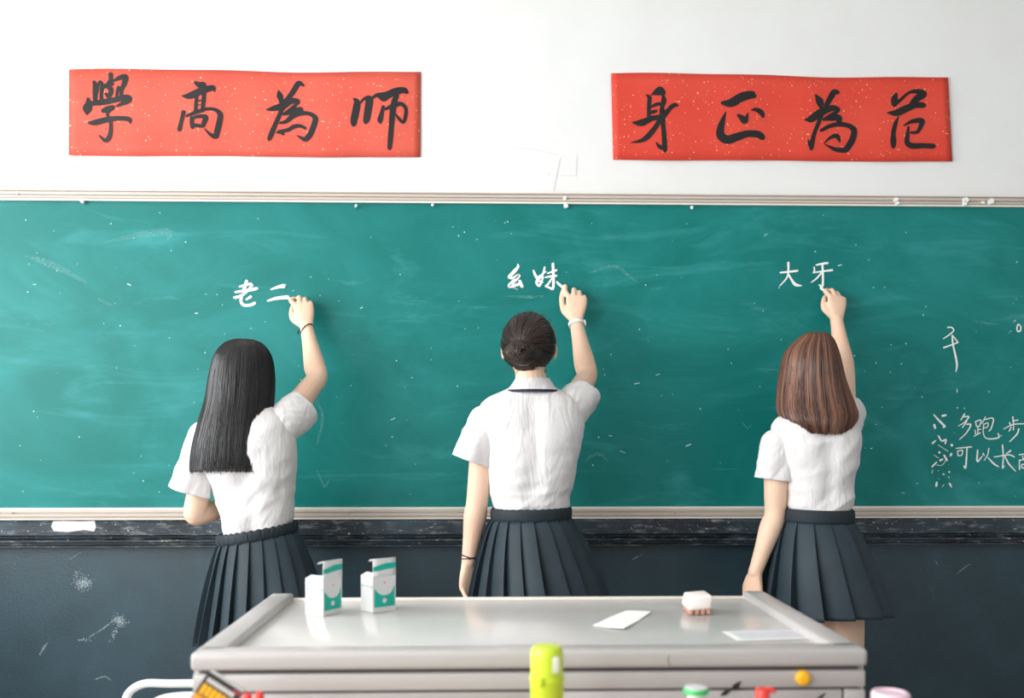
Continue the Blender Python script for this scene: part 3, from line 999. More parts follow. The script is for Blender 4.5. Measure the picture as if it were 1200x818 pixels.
def sleeve(S, H, r0, r1, root, seed, bulge=0.0, side=None, flat=1.0):
    """open tube from shoulder S to hem H"""
    d = (H - S).normalized()
    h = side or (Y_ if abs(d.y) < .8 else X_)
    u = (h - d * h.dot(d)).normalized()
    v = d.cross(u)
    N, m = 56, 30
    rings = []
    L = (H - S).length
    HEAD = .35
    for t in [-HEAD * a for a in (.99, .93, .8, .65, .45, .22)] + [j / m for j in range(m + 1)]:
        tt = max(t, 0)
        r = r0 + (r1 - r0) * (tt ** 0.8) + bulge * math.sin(tt * math.pi)
        c = S + d * L * t
        if t < 0:
            q_ = t / HEAD                     # 0 at the joint, -1 at the far end of the rounded head
            r = r0 * math.sqrt(max(0.02, 1 - q_ * q_))
            c = S + d * r0 * q_ * .9
            t = 0
        ring = []
        for i in range(N):
            a = math.tau * i / N
            w_ = 1 + 0.05 * t * math.sin(3 * a + seed) + 0.035 * t * math.sin(5 * a + seed * 2)
            p = c + u * (r * w_ * math.cos(a)) + v * (r * w_ * math.sin(a) * flat)
            f = noise.noise(Vector((a * 1.2 + seed, t * 2.0, seed))) * 0.004 * min(1, t * 2) + \
                (1 - 2 * abs(noise.noise(Vector((math.cos(a) * 2.2 + seed, math.sin(a) * 2.2 + t * 3.2, seed))))) * 0.003
            ring.append(p + (p - c).normalized() * f)
        rings.append(ring)
    bm = bmesh.new()
    rings_to_bm(bm, rings, True, False)
    o = solidify(obj('sleeve', bm, MAT['shirt'], root, 70), 0.0022)
    return o


def skirt(root, top, hem, npl, seed, tilt=0.0, band_h=.034, gather=0.0, depth=(.004, .024), lean=0.0):
    """top = (centre, rx, ry), hem = (centre, rx, ry)"""
    rnd = random.Random(seed)
    (c0, rx0, ry0), (c1, rx1, ry1) = top, hem
    prof = [(-.09, 1.0), (.0, .96), (.25, .74), (.5, .52), (.75, .28), (.90, .08), (.965, 0.0), (.95, .02)]
    ang = []
    for k in range(npl):
        jit = rnd.uniform(-.10, .10)
        dep = rnd.uniform(.75, 1.25)
        for a, b in prof:
            ang.append((-(k + a + jit * (1 if 0 < a < .9 else .6)) / npl * math.tau, b * dep, k))
    m = 26
    rings = []
    ph = rnd.uniform(0, 6)
    for j in range(m + 1):
        t = j / m
        g = t ** 0.72
        c = c0.lerp(c1, t)
        rx, ry = rx0 + (rx1 - rx0) * g, ry0 + (ry1 - ry0) * g
        A = depth[0] + (depth[1] - depth[0]) * t ** .8
        ring = []
        for (a, b, k) in ang:
            a2 = a + lean * t + 0.020 * math.sin(k * 2.1 + ph) * t
            sx, sy = math.sin(a2), -math.cos(a2)
            off = A * b + 0.006 * t * math.sin(a2 * 3 + ph) + 0.004 * t * math.sin(a2 * 7 + ph * 2) * math.sin(t * 3)
            p = Vector((c.x + (rx + off) * sx, c.y + (ry + off) * sy, c.z))
            p.z += tilt * (p.x - c.x) * (1 - .6 * t)
            p.z += 0.004 * t * math.sin(a2 * 4 + ph)
            ring.append(p)
        rings.append(ring)
    bm = bmesh.new()
    rings_to_bm(bm, rings, False, False)
    sk = solidify(obj('skirt', bm, MAT['skirt'], root, 38), 0.0016)
    bm = bmesh.new()
    N = 160
    rings = []
    for (dz, dr) in ((band_h * .98, .000), (band_h, .003), (band_h * .85, .0075), (band_h * .5, .0085), (band_h * .15, .0085), (-.004, .007), (-.008, .002)):
        ring = []
        for i in range(N):
            a = math.tau * i / N
            ga = gather * (abs(math.sin(a * 34 + 2 * math.sin(a * 5))) - .5) * (1 if 0 < dz < band_h * .9 else .6)
            x, y = (rx0 + dr + ga) * math.sin(a), -(ry0 + dr + ga) * math.cos(a)
            ring.append(Vector((c0.x + x, c0.y + y, c0.z + dz - .002 + tilt * x + gather * .6 * math.sin(a * 34))))
        rings.append(ring)
    rings_to_bm(bm, rings, False, False)
    obj('waistband', bm, MAT['skirt_band'], sk, 60)
    return sk


def strand(bm, pts, r0, r1=None, n=3, clump=.5):
    """thin tapered strand, three-sided"""
    r1 = r0 * .35 if r1 is None else r1
    lay = bm.verts.layers.float.get('clump') or bm.verts.layers.float.new('clump')
    m = len(pts)
    prev = None
    last = None
    for i in range(m):
        d = (pts[min(i + 1, m - 1)] - pts[max(i - 1, 0)])
        if d.length < 1e-7:
            continue
        d.normalize()
        if prev is None:
            h = Z_ if abs(d.z) < .9 else Y_
            u = (h - d * h.dot(d)).normalized()
        else:
            u = (prev - d * prev.dot(d)).normalized()
        prev = u
        v = d.cross(u)
        t = i / (m - 1)
        r = r0 + (r1 - r0) * max(0, (t - .55) / .45)
        ring = [bm.verts.new(pts[i] + u * r * math.cos(a) + v * r * math.sin(a)) for a in (0, math.tau / 3, 2 * math.tau / 3)]
        for v_ in ring:
            v_[lay] = clump
        if last:
            for k in range(3):
                f = bm.faces.new((last[k], last[(k + 1) % 3], ring[(k + 1) % 3], ring[k]))
                f.smooth = True
        last = ring


def long_hair(root, levels, Yc, mat, nst, seed, hairline, th_side=118, tipjit=.03, side_short=0.0, wave=0.0, curl=0.0, rs=.0019):
    """levels: (py, xl, xr, half_depth, y_shift) from the crown down to the tips"""
    rnd = random.Random(seed)
    S = []
    for (py, xl, xr, dy, ys) in levels:
        a, b = P(xl, py, Yc), P(xr, py, Yc)
        c = (a + b) / 2
        S.append((c.x, Yc + ys, c.z, (b.x - a.x) / 2, dy))
    D = catmull(S, 200)
    # distribute by arc length so the crown is sampled evenly
    seg = [0.0]
    for i in range(1, len(D)):
        seg.append(seg[-1] + math.hypot(D[i][2] - D[i - 1][2], D[i][3] - D[i - 1][3]))
    seg = np.array(seg) / seg[-1]

    def at(t, th, s):
        t = min(max(t, 0), 1)
        row = [np.interp(t, seg, D[:, k]) for k in range(5)]
        x = row[0] + row[3] * s * math.sin(th)
        y = row[1] - row[4] * s * math.cos(th)
        return Vector((x, y, row[2]))
    hl = float(np.interp(hairline, [l[0] for l in levels], np.interp(np.linspace(0, 1, len(levels)), np.linspace(0, 1, 200), seg)))
    side = math.radians(th_side)
    # base shell
    bm = bmesh.new()
    rows = []
    for j in range(44):
        t = j / 43
        row = []
        for i in range(121):
            u = -1 + 2 * i / 120
            lim = math.pi if t < hl else side - .12
            th = u * lim
            gr = .94 + .022 * noise.noise(Vector((th * 9, t * .7, seed)))
            row.append(at(min(t, .93), th, gr if t > .02 else gr * .9))
        rows.append(row)
    rings_to_bm(bm, rows, False, False, False)
    for f in bm.faces:
        f.smooth = True
    for k in range(nst):
        th = rnd.uniform(-math.pi, math.pi)
        if rnd.random() < .35:
            th = rnd.uniform(-1.7, 1.7)
        front = abs(th) > side - .1
        te = hl * rnd.uniform(.96, 1.06) if front else 1 - abs(rnd.gauss(0, tipjit)) - .022 * (1 + noise.noise(Vector((th * 11, seed, 2.0)))) - side_short * min(1, abs(th) / 1.6) ** 2.5
        s0 = rnd.uniform(.95, 1.0)
        t0 = rnd.uniform(0.0, .03)
        ph, dd = rnd.uniform(0, 6), rnd.gauss(0, .05)
        cl = math.sin(th * 17 + 1.3 * math.sin(th * 5)) * .014 + math.sin(th * 41 + seed) * .008
        pts = []
        m = 22
        for j in range(m):
            f = j / (m - 1)
            t = t0 + (te - t0) * f
            th2 = th + dd * f + wave * math.sin(f * 6 + ph) * f + 0.02 * math.sin(th * 23) * f
            s = s0 + (cl + .010 * math.sin(f * 4 + ph)) * min(1, f * 2)
            s -= curl * max(0, (f - .86) / .14) ** 2
            pts.append(at(t, th2, s))
        strand(bm, pts, rs * rnd.uniform(.7, 1.3), clump=min(1, max(0, .42 + .9 * noise.noise(Vector((th * 13, seed, s0 * 9))) + rnd.gauss(0, .2))))
    me = bpy.data.meshes.new('hair')
    bm.to_mesh(me)
    bm.free()
    return link('hair', me, mat, root)


def bun_hair(root, C, r, K_px, mat, Yc, seed):
    """hair pulled back over the skull into a low twisted bun"""
    rnd = random.Random(seed)
    rx, ry, rz = r
    bm = bmesh.new()
    ellipsoid(bm, C, (rx * .955, ry * .955, rz * .955), 40, 28)
    # take away the face side
    dead = [v for v in bm.verts if (v.co.y - C.y) > ry * .30 and (v.co.z - C.z) < rz * .42]
    bmesh.ops.delete(bm, geom=dead, context='VERTS')
    # neck side
    dead = [v for v in bm.verts if (v.co.z - C.z) < -rz * .80]
    bmesh.ops.delete(bm, geom=dead, context='VERTS')
    for f in bm.faces:
        f.smooth = True
    kx = P(K_px[0], K_px[1], Yc - ry)
    kd = Vector(((kx.x - C.x) / rx, -0.93, (kx.z - C.z) / rz)).normalized()
    ux = Vector((1, 0, 0))
    ux = (ux - kd * ux.dot(kd)).normalized()
    uz = kd.cross(ux)
    if uz.z < 0:
        uz = -uz

    def on(dv, s):
        dv = dv.normalized()
        return C + Vector((dv.x * rx, dv.y * ry, dv.z * rz)) * s
    for k in range(1500):
        ph = rnd.uniform(0, math.tau)
        up = math.sin(ph)
        reach = math.radians(118 if up > -.1 else 118 - 62 * min(1, (-up - .1) / .7))
        reach *= rnd.uniform(.9, 1.03)
        s0 = rnd.uniform(.965, 1.0) + .008 * math.sin(ph * 19)
        dirv = ux * math.cos(ph) + uz * math.sin(ph)
        tw = rnd.gauss(.12, .1)
        pts = []
        m = 16
        for j in range(m):
            f = j / (m - 1)
            a = reach * (1 - f) + .10 * f
            ph2 = tw * f * f * 2.2
            dv = (dirv * math.cos(ph2) + kd.cross(dirv) * math.sin(ph2))
            pts.append(on(kd * math.cos(a) + dv * math.sin(a), s0 + .03 * max(0, f - .7) / .3))
        strand(bm, pts, rnd.uniform(.0011, .0022), .0009, clump=min(1, max(0, .35 + .6 * noise.noise(Vector((ph * 7, seed, s0 * 9))) + rnd.gauss(0, .2))))
    # the bun: coils round the knot, heavier below it
    B = on(kd, 1.0) + Vector((0.004, -.004, -.026))
    for k in range(420):
        R0 = rnd.uniform(.007, .042)
        ph = rnd.uniform(0, math.tau)
        span = rnd.uniform(1.6, 3.6)
        h = rnd.uniform(-.004, .012)
        pts = []
        for j in range(18):
            f = j / 17
            a = ph + span * f
            R = R0 * (1 + .16 * math.sin(2 * a + 1)) + .006 * math.sin(f * 3 + ph)
            pts.append(B + Vector((math.cos(a) * R * 1.18, -.020 - h + (R / .042) ** 2 * .030 + .004 * noise.noise(Vector((math.cos(a) * 2 + k * .05, math.sin(a) * 2, R * 60))), math.sin(a) * R * .98)))
        strand(bm, pts, rnd.uniform(.0012, .0024), .0009, clump=rnd.random() * .8)
    ellipsoid(bm, B + Vector((0, .006, 0)), (.044, .024, .038), 24, 16)
    # wispy ends and loose hairs
    for k in range(34):
        a = rnd.uniform(-1, 1)
        st = C + Vector((a * rx * .75, -ry * .45 * (1 - abs(a) * .5), -rz * .78))
        pts = [st + Vector((a * .006 * f, 0.004 * f, -.022 * f * rnd.uniform(.5, 1.1))) for f in np.linspace(0, 1, 5)]
        strand(bm, pts, .0007, .0003)
    for k in range(26):
        a = rnd.uniform(-1.2, 1.2)
        b_ = C + Vector((math.sin(a) * rx * .99, rnd.uniform(-.4, .3) * ry, math.cos(a) * rz * .99))
        pts = [b_ + Vector((math.sin(a - .5) * .014 * f, 0, math.cos(a - .5) * .012 * f + .002 * f * f)) for f in np.linspace(0, 1, 5)]
        strand(bm, pts, .0006, .0003)
    me = bpy.data.meshes.new('hair')
    bm.to_mesh(me)
    bm.free()
    return link('hair', me, mat, root)


def legs_and_feet(bm, root, hip, Yf, hip_z, gap, k, toe=0.06, knee_y=.02, xs=None, gap_k=1.0):
    gap *= gap_k
    for i, sx in enumerate((-1, 1)):
        x = hip.x + (sx * gap if xs is None else xs[i])
        T = Vector((hip.x + sx * gap, hip.y, hip_z))
        Kn = Vector((x, (hip.y + Yf) / 2 + knee_y, hip_z * .53))
        A = Vector((x, Yf, .085))
        tube(bm, [T + Z_ * .01, T - Z_ * .03, T.lerp(Kn, .5), Kn, Kn.lerp(A, .3), Kn.lerp(A, .75), A],
             [.072 * k, .074 * k, .066 * k, .049 * k, .051 * k, .034 * k, .031 * k], 20, 44)
        tube(bm, [A + Vector((0, -.02, -.045)), A + Vector((0, .06, -.055)), A + Vector((0, .14, -.06))], [.03, .03, .022], 12, 12, 1.0)
        # shoe and sock
        sh = bmesh.new()
        rings = []
        for (dy, w_, h0) in ((-.055, .020, .05), (-.045, .033, .085), (-.01, .037, .092), (.04, .038, .080), (.09, .042, .058), (.135, .040, .045), (.165, .026, .034), (.172, .012, .026)):
            pts = []
            for q in range(20):
                a = math.tau * q / 20
                cx, cz = sell(a, 2.6)
                pts.append(Vector((x + w_ * cx, Yf + dy, .018 + h0 / 2 + h0 / 2 * cz)))
            rings.append(pts)
        rings_to_bm(sh, rings)
        so = obj('shoe', sh, MAT['shoe'], root, 60)
        sl = bmesh.new()
        ringp = []
        for (dy, w_) in ((-.06, .018), (-.052, .033), (-.02, .039), (.04, .040), (.09, .044), (.14, .042), (.17, .028), (.178, .012)):
            ringp.append((dy, w_))
        out = [(x + w_, Yf + dy) for dy, w_ in ringp] + [(x - w_, Yf + dy) for dy, w_ in reversed(ringp)]
        rings_to_bm(sl, [[Vector((a, b, 0.0)) for a, b in out], [Vector((a, b, .024)) for a, b in out]])
        obj('sole', sl, MAT['sole'], so, 40)
        sk = bmesh.new()
        tube(sk, [A + Z_ * -.01, A + Z_ * .03, A + Z_ * .075], [.036 * k, .0355 * k, .038 * k], 18, 12, round_ends=False, cap=False)
        solidify(obj('sock', sk, MAT['sock'], root, 60), .002, 1)


def torso_body(bm, levels, Yc, shrink, hips, hw=.140):
    s = catmull(levels, 30)
    rings = []
    for (py, xl, xr, dy, ys) in s:
        a, b = P(xl, py, Yc), P(xr, py, Yc)
        c = (a + b) / 2 + Vector((0, ys, 0))
        rings.append(ering(c, X_, Y_, max(.02, (b.x - a.x) / 2 - shrink), max(.02, dy - shrink), 32, 2.3))
    c = (hips + Vector((0, 0, 0)))
    rings.append(ering(c, X_, Y_, hw, .100, 32, 2.3))
    rings.append(ering(c - Z_ * .09, X_, Y_, hw + .004, .105, 32, 2.3))
    rings.append(ering(c - Z_ * .15, X_, Y_, .10, .08, 32, 2.3))
    rings_to_bm(bm, rings)


def cord(root, name, W, d, r, mat, th=.0018, knots=(), tiltv=None):
    d = (d + (tiltv or Vector((0, 0, 0)))).normalized()
    u = (X_ - d * X_.dot(d)).normalized()
    v = d.cross(u)
    bm = bmesh.new()
    N = 30
    pts = [W + u * r * math.cos(a) + v * r * math.sin(a) for a in [math.tau * i / N for i in range(N)]]
    rings = []
    for i, p in enumerate(pts):
        rad = (p - W).normalized()
        rings.append(ering(p, rad, d, th * (1 + .25 * math.sin(i * 2.4)), th * (1 + .25 * math.sin(i * 2.4)), 8))
    rings.append(rings[0])
    vr = [[bm.verts.new(p) for p in rr] for rr in rings[:-1]]
    for i in range(N):
        a, b = vr[i], vr[(i + 1) % N]
        for j in range(8):
            bm.faces.new((a[j], a[(j + 1) % 8], b[(j + 1) % 8], b[j]))
    for p in knots:
        ellipsoid(bm, p, (.0035, .0035, .0035), 8, 6)
    return obj(name, bm, mat, root, 60)


def chalk_stick(label, tip, back, L=.05, r=.0047):
    d = (back - tip).normalized()
    u = (Z_ - d * Z_.dot(d)).normalized()
    v = d.cross(u)
    bm = bmesh.new()
    rings = [ering(tip + d * t, u, v, q, q, 14) for t, q in ((0, r * .55), (.002, r * .9), (.004, r), (L - .002, r * 1.05), (L, r * .9))]
    rings_to_bm(bm, rings)
    o = obj('chalk_stick', bm, MAT['chalk'], None, 50)
    return tag(o, label, 'chalk', 'chalk sticks held at the board')


# ---- girl with long black hair
def girl_long():
    Yc = -.42
    root = thing('person', 'girl with long straight black hair writing at the chalkboard', 'person', (P(300, 620, Yc).x, Yc, 0), 'girls in school uniform writing on the board')
    sh_lv = [(470, 262, 300, .05, .02), (478, 247, 322, .07, .012), (490, 238, 338, .085, .004), (505, 234, 345, .10, 0), (525, 236, 347, .108, -.004), (550, 243, 346, .106, -.004),
             (580, 254, 343.5, .10, 0), (605, 259, 342, .098, 0), (622, 264, 338, .092, 0), (634, 267, 335, .086, 0)]
    bm = bmesh.new()
    hips = P(303, 668, Yc)
    torso_body(bm, sh_lv, Yc, .014, hips)
    HC = P(284, 442, Yc + .03)
    q = head(bm, HC, .98, .12, 0)
    tube(bm, [P(283, 480, Yc + .02), P(284, 462, Yc + .025), P(284, 445, Yc + .03)], [.056, .048, .048], 18, 12)
    S = P(332, 498, Yc + .0)
    E = P(371.5, 443, Yc + .20)
    W = P(359.5, 384, -.085)
    arm(bm, S, E, W, .98)
    G = P(345.5, 353, -.030)
    hd = P(353.5, 348, -.070) - W
    hand(bm, W, hd, Vector((.15, -1, .05)), Vector((-1, 0, 0)), G, k=.98)
    S2 = P(246, 512, Yc)
    E2 = P(228.5, 602, Yc + .02)
    W2 = P(285, 592, Yc + .215)
    arm(bm, S2, E2, W2, .98)
    hand(bm, W2, W2 - E2, Vector((-.3, .9, .1)), Vector((0, .1, 1)), None)
    legs_and_feet(bm, root, hips, -.44, hips.z - .07, .072, .95, xs=(-.085, .08))
    me = remesh(bm, .0034, 2)
    body = link('body', me, MAT['skin'], root)
    face_parts(q, .98, root)
    shirt = shirt_torso('shirt', sh_lv, Yc, root, 3.1, 52)
    sleeve(P(330, 499, Yc + .005), P(354.5, 478, Yc + .07), .059, .057, shirt, 1.0, .004)
    sleeve(P(243, 512, Yc), P(223.5, 576, Yc + .005), .057, .064, shirt, 2.0, .0)
    cb = bmesh.new()
    rr = [ering(P(284, py, Yc + .022), X_, Y_, a, b, 40) for py, a, b in ((461, .054, .052), (459, .058, .056), (464, .066, .064), (470, .078, .072), (470.5, .075, .070))]
    rings_to_bm(cb, rr, False, False)
    obj('collar', cb, MAT['shirt'], shirt, 60)
    c0 = P(301.5, 629, Yc)
    skirt(root, (c0, .116, .104), (P(312, 746, Yc), .182, .172), 22, 11, tilt=.17, band_h=.030, gather=.0035, depth=(.005, .030), lean=-.10)
    long_hair(root, [(398, 281, 289, .012, .0), (399.5, 270, 300, .040, .004), (405, 260, 309, .068, .008), (418, 251, 316.5, .098, .012), (440, 246, 320, .112, .010), (470, 242.5, 320.5, .106, -.004),
                     (500, 237.5, 321, .086, -.045), (530, 233.5, 322, .062, -.078), (556, 233, 320, .052, -.088)], Yc + .02,
              MAT['hair_black'], 2600, 5, 428, 112, tipjit=.035, wave=.03)
    cord(root, 'bracelet', W + (E - W).normalized() * .014, (E - W), .0265, MAT['black_cord'], .0019, [W + Vector((-.027, -.008, -.012)), W + Vector((-.029, -.006, -.020))], Vector((.18, 0, 0)))
    tip = P(336.5, 349, -.001)
    chalk_stick('white chalk stick in the hand of the long-haired girl', tip, P(352, 355, -.050))
    return root, S, E, W


# ---- girl with a bun
def girl_bun():
    Yc = -.42
    root = thing('person', 'girl with dark hair in a low bun, white watch on her raised wrist', 'person', (P(625, 620, Yc).x, Yc, 0), 'girls in school uniform writing on the board')
    sh_lv = [(451, 603, 645, .052, .025), (458, 589, 660, .066, .016), (466, 572, 674, .080, .008), (476, 563, 681, .094, .002), (495, 562, 684, .106, -.002), (520, 569, 680, .112, -.004), (548, 573, 675, .110, -.004),
             (575, 575, 669, .104, -.002), (592, 577, 667, .101, 0), (600, 581, 663, .094, 0), (610, 584, 660, .088, 0)]
    bm = bmesh.new()
    hips = P(627, 645, Yc)
    torso_body(bm, sh_lv, Yc, .014, hips)
    HC = P(620, 408, Yc + .03)
    q = head(bm, HC, .98, 0, 0, .083)
    tube(bm, [P(623, 462, Yc + .015), P(622, 445, Yc + .02), P(621, 425, Yc + .028)], [.060, .050, .049], 18, 12)
    S = P(664, 487, Yc + .0)
    E = P(688, 440, Yc + .235)
    W = P(675, 377, -.085)
    arm(bm, S, E, W, 1.0)
    G = P(660.5, 337, -.032)
    hd = P(676, 340, -.068) - W
    hand(bm, W, hd, Vector((-.05, -1, .05)), Vector((-1, 0, 0)), G, k=1.02)
    S2 = P(570, 495, Yc)
    E2 = P(559, 590, Yc + .005)
    W2 = P(549, 658, Yc + .02)
    arm(bm, S2, E2, W2, 1.0)
    hand(bm, W2, Vector((.0, .0, -1)), Vector((-.62, .75, 0)), Vector((.75, .62, 0)), None, (30, 66, 98), .98)
    legs_and_feet(bm, root, hips, -.43, hips.z - .07, .074, 1.0, xs=(-.075, .085))
    me = remesh(bm, .0034, 2)
    link('body', me, MAT['skin'], root)
    face_parts(q, .98, root)
    shirt = shirt_torso('shirt', sh_lv, Yc, root, 7.7, 30)
    sleeve(P(663, 486, Yc - .005), P(683.5, 464, Yc + .085), .057, .057, shirt, 4.0, .003)
    sleeve(P(570.5, 494, Yc), P(553.5, 541, Yc), .056, .064, shirt, 5.0, .0)
    cb = bmesh.new()
    cc = [(445.5, .050, .050, .028), (443.5, .054, .055, .026), (446, .058, .059, .024), (452, .069, .069, .016), (458.5, .084, .080, .008), (459.5, .080, .077, .010)]
    rr = [ering(P(624, py, Yc + ys), X_, Y_, a, b, 48, 2.1) for py, a, b, ys in cc]
    rings_to_bm(cb, rr, False, False)
    col = obj('collar', cb, MAT['shirt'], shirt, 60)
    cb = bmesh.new()
    ringc = ering(P(624, 458.8, Yc + .008), X_, Y_, .0845, .0805, 48, 2.1)
    N = len(ringc)
    cen = sum(ringc, Vector()) / N
    vr = [[cb.verts.new(p) for p in ering(c, (c - cen).normalized(), Z_, .0022, .0042, 8)] for c in ringc]
    for i in range(N):
        a, b = vr[i], vr[(i + 1) % N]
        for j in range(8):
            cb.faces.new((a[j], a[(j + 1) % 8], b[(j + 1) % 8], b[j]))
    o = obj('collar_piping', cb, MAT['navy'], shirt, 60)
    o['label'] = 'navy piping along the collar edge'
    c0 = P(622.5, 606, Yc)
    skirt(root, (c0, .120, .106), (P(634, 738, Yc), .222, .200), 20, 23, tilt=.02, band_h=.034, gather=.0016, depth=(.005, .034), lean=.10)
    bun_hair(root, P(619.5, 403, Yc + .025), (.0885, .104, .101), (611, 404), MAT['hair_bun'], Yc + .025, 9)
    # white watch on the raised wrist
    d = (E - W).normalized()
    wc = W + d * .010
    u = (X_ - d * X_.dot(d)).normalized()
    v = d.cross(u)
    bm = bmesh.new()
    prof = [(-.0075, .0255), (-.006, .0285), (.006, .0285), (.0075, .0255)]
    rings = [ering(wc + d * a, u, v, r, r * .92, 36) for a, r in prof]
    rings_to_bm(bm, rings, False, False)
    wt = solidify(obj('wristwatch', bm, MAT['watch'], root, 40), .002)
    bm = bmesh.new()
    cpos = wc + u * .026 - v * 0
    rings = [ering(cpos + u * a, d, v, r, r, 24) for a, r in ((0, .0125), (.005, .0125), (.006, .0115))]
    rings_to_bm(bm, rings)
    obj('watch_case', bm, MAT['watch'], wt, 40)
    cord(root, 'bracelet', W2 + Vector((.001, 0, .016)), Vector((.05, 0, 1)), .0255, MAT['black_cord'], .0018, [W2 + Vector((.004, -.026, .012))], Vector((.25, 0, 0)))
    cord(root, 'bracelet', W2 + Vector((.001, 0, .013)), Vector((.05, 0, 1)), .0258, MAT['black_cord'], .0015, (), Vector((-.18, 0, 0)))
    chalk_stick('white chalk stick in the hand of the girl with the bun', P(653.5, 331.5, -.001), P(668, 344, -.055))
    return root, S, E, W


# ---- girl with shoulder-length brown hair
def girl_brown():
    Yc = -.42
    root = thing('person', 'girl with shoulder-length brown hair reaching up to the chalkboard', 'person', (P(960, 620, Yc).x, Yc, 0), 'girls in school uniform writing on the board')
    sh_lv = [(476, 938, 978, .05, .02), (484, 922, 990, .066, .012), (491, 911, 1000, .082, .004), (502, 905, 1004.5, .096, 0), (520, 909, 1006, .106, -.004), (545, 917, 1001, .105, -.004), (570, 920.5, 996.5, .099, 0),
             (589, 921, 996, .097, 0), (599, 925, 991, .088, 0), (608, 928, 988, .082, 0)]
    bm = bmesh.new()
    hips = P(961, 645, Yc)
    torso_body(bm, sh_lv, Yc, .014, hips, .118)
    HC = P(954, 437, Yc + .03)
    q = head(bm, HC, .95, -.05, 0)
    tube(bm, [P(957, 488, Yc + .02), P(957, 468, Yc + .025), P(957, 448, Yc + .03)], [.056, .047, .047], 18, 12)
    S = P(988, 503, Yc + .005)
    E = P(990, 438, Yc + .215)
    W = P(980.5, 375, -.085)
    arm(bm, S, E, W, .95)
    G = P(969, 343.5, -.032)
    hd = P(981, 343, -.068) - W
    hand(bm, W, hd, Vector((.12, -1, .05)), Vector((-1, 0, 0)), G, k=.96)
    S2 = P(911, 520, Yc)
    E2 = P(908, 604, Yc)
    W2 = P(885, 671, Yc - .02)
    arm(bm, S2, E2, W2, .95)
    hand(bm, W2, Vector((-.12, .0, -1)), Vector((-.75, -.65, 0)), Vector((-.5, .8, 0)), None, (12, 25, 40), .95)
    legs_and_feet(bm, root, hips, -.43, hips.z - .07, .074, .98, xs=(-.01, .092), gap_k=.85)
    me = remesh(bm, .0034, 2)
    link('body', me, MAT['skin'], root)
    face_parts(q, .95, root)
    shirt = shirt_torso('shirt', sh_lv, Yc, root, 12.3, 35)
    sleeve(P(987, 503, Yc), P(995.5, 481, Yc + .085), .051, .050, shirt, 6.0, .003)
    sleeve(P(911, 520, Yc), P(905.5, 562, Yc), .051, .053, shirt, 7.0, .0)
    cb = bmesh.new()
    rr = [ering(P(957, py, Yc + .022), X_, Y_, a, b, 40) for py, a, b in ((468, .052, .050), (466, .056, .054), (471, .064, .062), (478, .076, .070), (478.5, .073, .068))]
    rings_to_bm(cb, rr, False, False)
    obj('collar', cb, MAT['shirt'], shirt, 60)
    c0 = P(958, 609, Yc)
    skirt(root, (c0, .106, .096), (P(966, 715, Yc), .180, .165), 14, 37, tilt=-.02, band_h=.038, gather=0.0, depth=(.003, .034), lean=.08)
    long_hair(root, [(390, 951, 964, .012, .0), (391.5, 944, 969, .040, .004), (397, 937, 975, .068, .008), (408, 926, 980, .096, .012), (422, 920, 983.5, .110, .012), (447, 915.5, 989, .112, .008),
                     (476, 910.5, 997.5, .108, -.014), (487, 911, 998.5, .106, -.030), (497, 914, 995, .101, -.040), (512, 921, 987, .094, -.046)], Yc + .02,
              MAT['hair_brown'], 2600, 15, 424, 116, tipjit=.03, wave=.03, curl=.05, side_short=.10)
    chalk_stick('white chalk stick in the hand of the brown-haired girl', P(961.5, 337, -.001), P(976, 349, -.052), .058)
    return root, S, E, W


for fn in (girl_long, girl_bun, girl_brown):
    r_, S, E, W = fn()
    print('ARM', fn.__name__, round((E - S).length, 3), round((W - E).length, 3), tuple(round(x, 3) for x in E))

# ------------------------------------------------------------------ teacher's console
YF, YB = -1.72, -1.09
CT = (P(222, 762, YF).z + P(1018, 764, YF).z) / 2
CX0, CX1 = P(222, 762, YF).x, P(1018, 764, YF).x
PANEL = CT - .016
con = thing('teacher_console', 'pale grey teacher console desk in the foreground', 'desk', ((CX0 + CX1) / 2, (YF + YB) / 2, 0))
GR1, GR2 = P(600, 787, YF).z, P(600, 811, YF).z
RW_ = .055
obj('carcass', boxm((CX0 + .012, YF + .016, 0), (CX1 - .012, YB - .012, PANEL - .020), .002, 1), MAT['gap'], con)
# top frame: front lip, two side rails, a low back lip and the recessed top panel
fl = bmesh.new()
box(fl, (CX0, YF, GR1 + .003), (CX1, YF + .055, CT), .009, 3)
obj('front_lip', fl, MAT['console'], con, 40)
for xa, xb in ((CX0, CX0 + RW_), (CX1 - RW_, CX1)):
    rl = bmesh.new()
    box(rl, (xa, YF + .03, GR1 + .003), (xb, YB, CT), .008, 3)
    ro = obj('side_rail', rl, MAT['console'], con, 40)
    e = bmesh.new()
    box(e, (xa + .006, YB - .030, CT - .002), (xb - .008, YB - .012, CT + .0012), .001, 1)
    obj('end_cap', e, MAT['steel'], ro)
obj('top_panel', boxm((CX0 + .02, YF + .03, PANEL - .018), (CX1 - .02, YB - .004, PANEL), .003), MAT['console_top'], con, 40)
obj('back_lip', boxm((CX0 + RW_ - .01, YB - .018, PANEL - .01), (CX1 - RW_ + .01, YB, PANEL + .004), .002), MAT['frame_lip'], con, 40)
# ramp from the lip down to the panel
bm = bmesh.new()
rings_to_bm(bm, [[Vector((x, YF + .045, CT - .001)), Vector((x, YF + .075, PANEL + .0005)), Vector((x, YF + .045, PANEL - .004))] for x in (CX0 + RW_ - .01, CX1 - RW_ + .01)])
obj('lip_ramp', bm, MAT['console_top'], con)
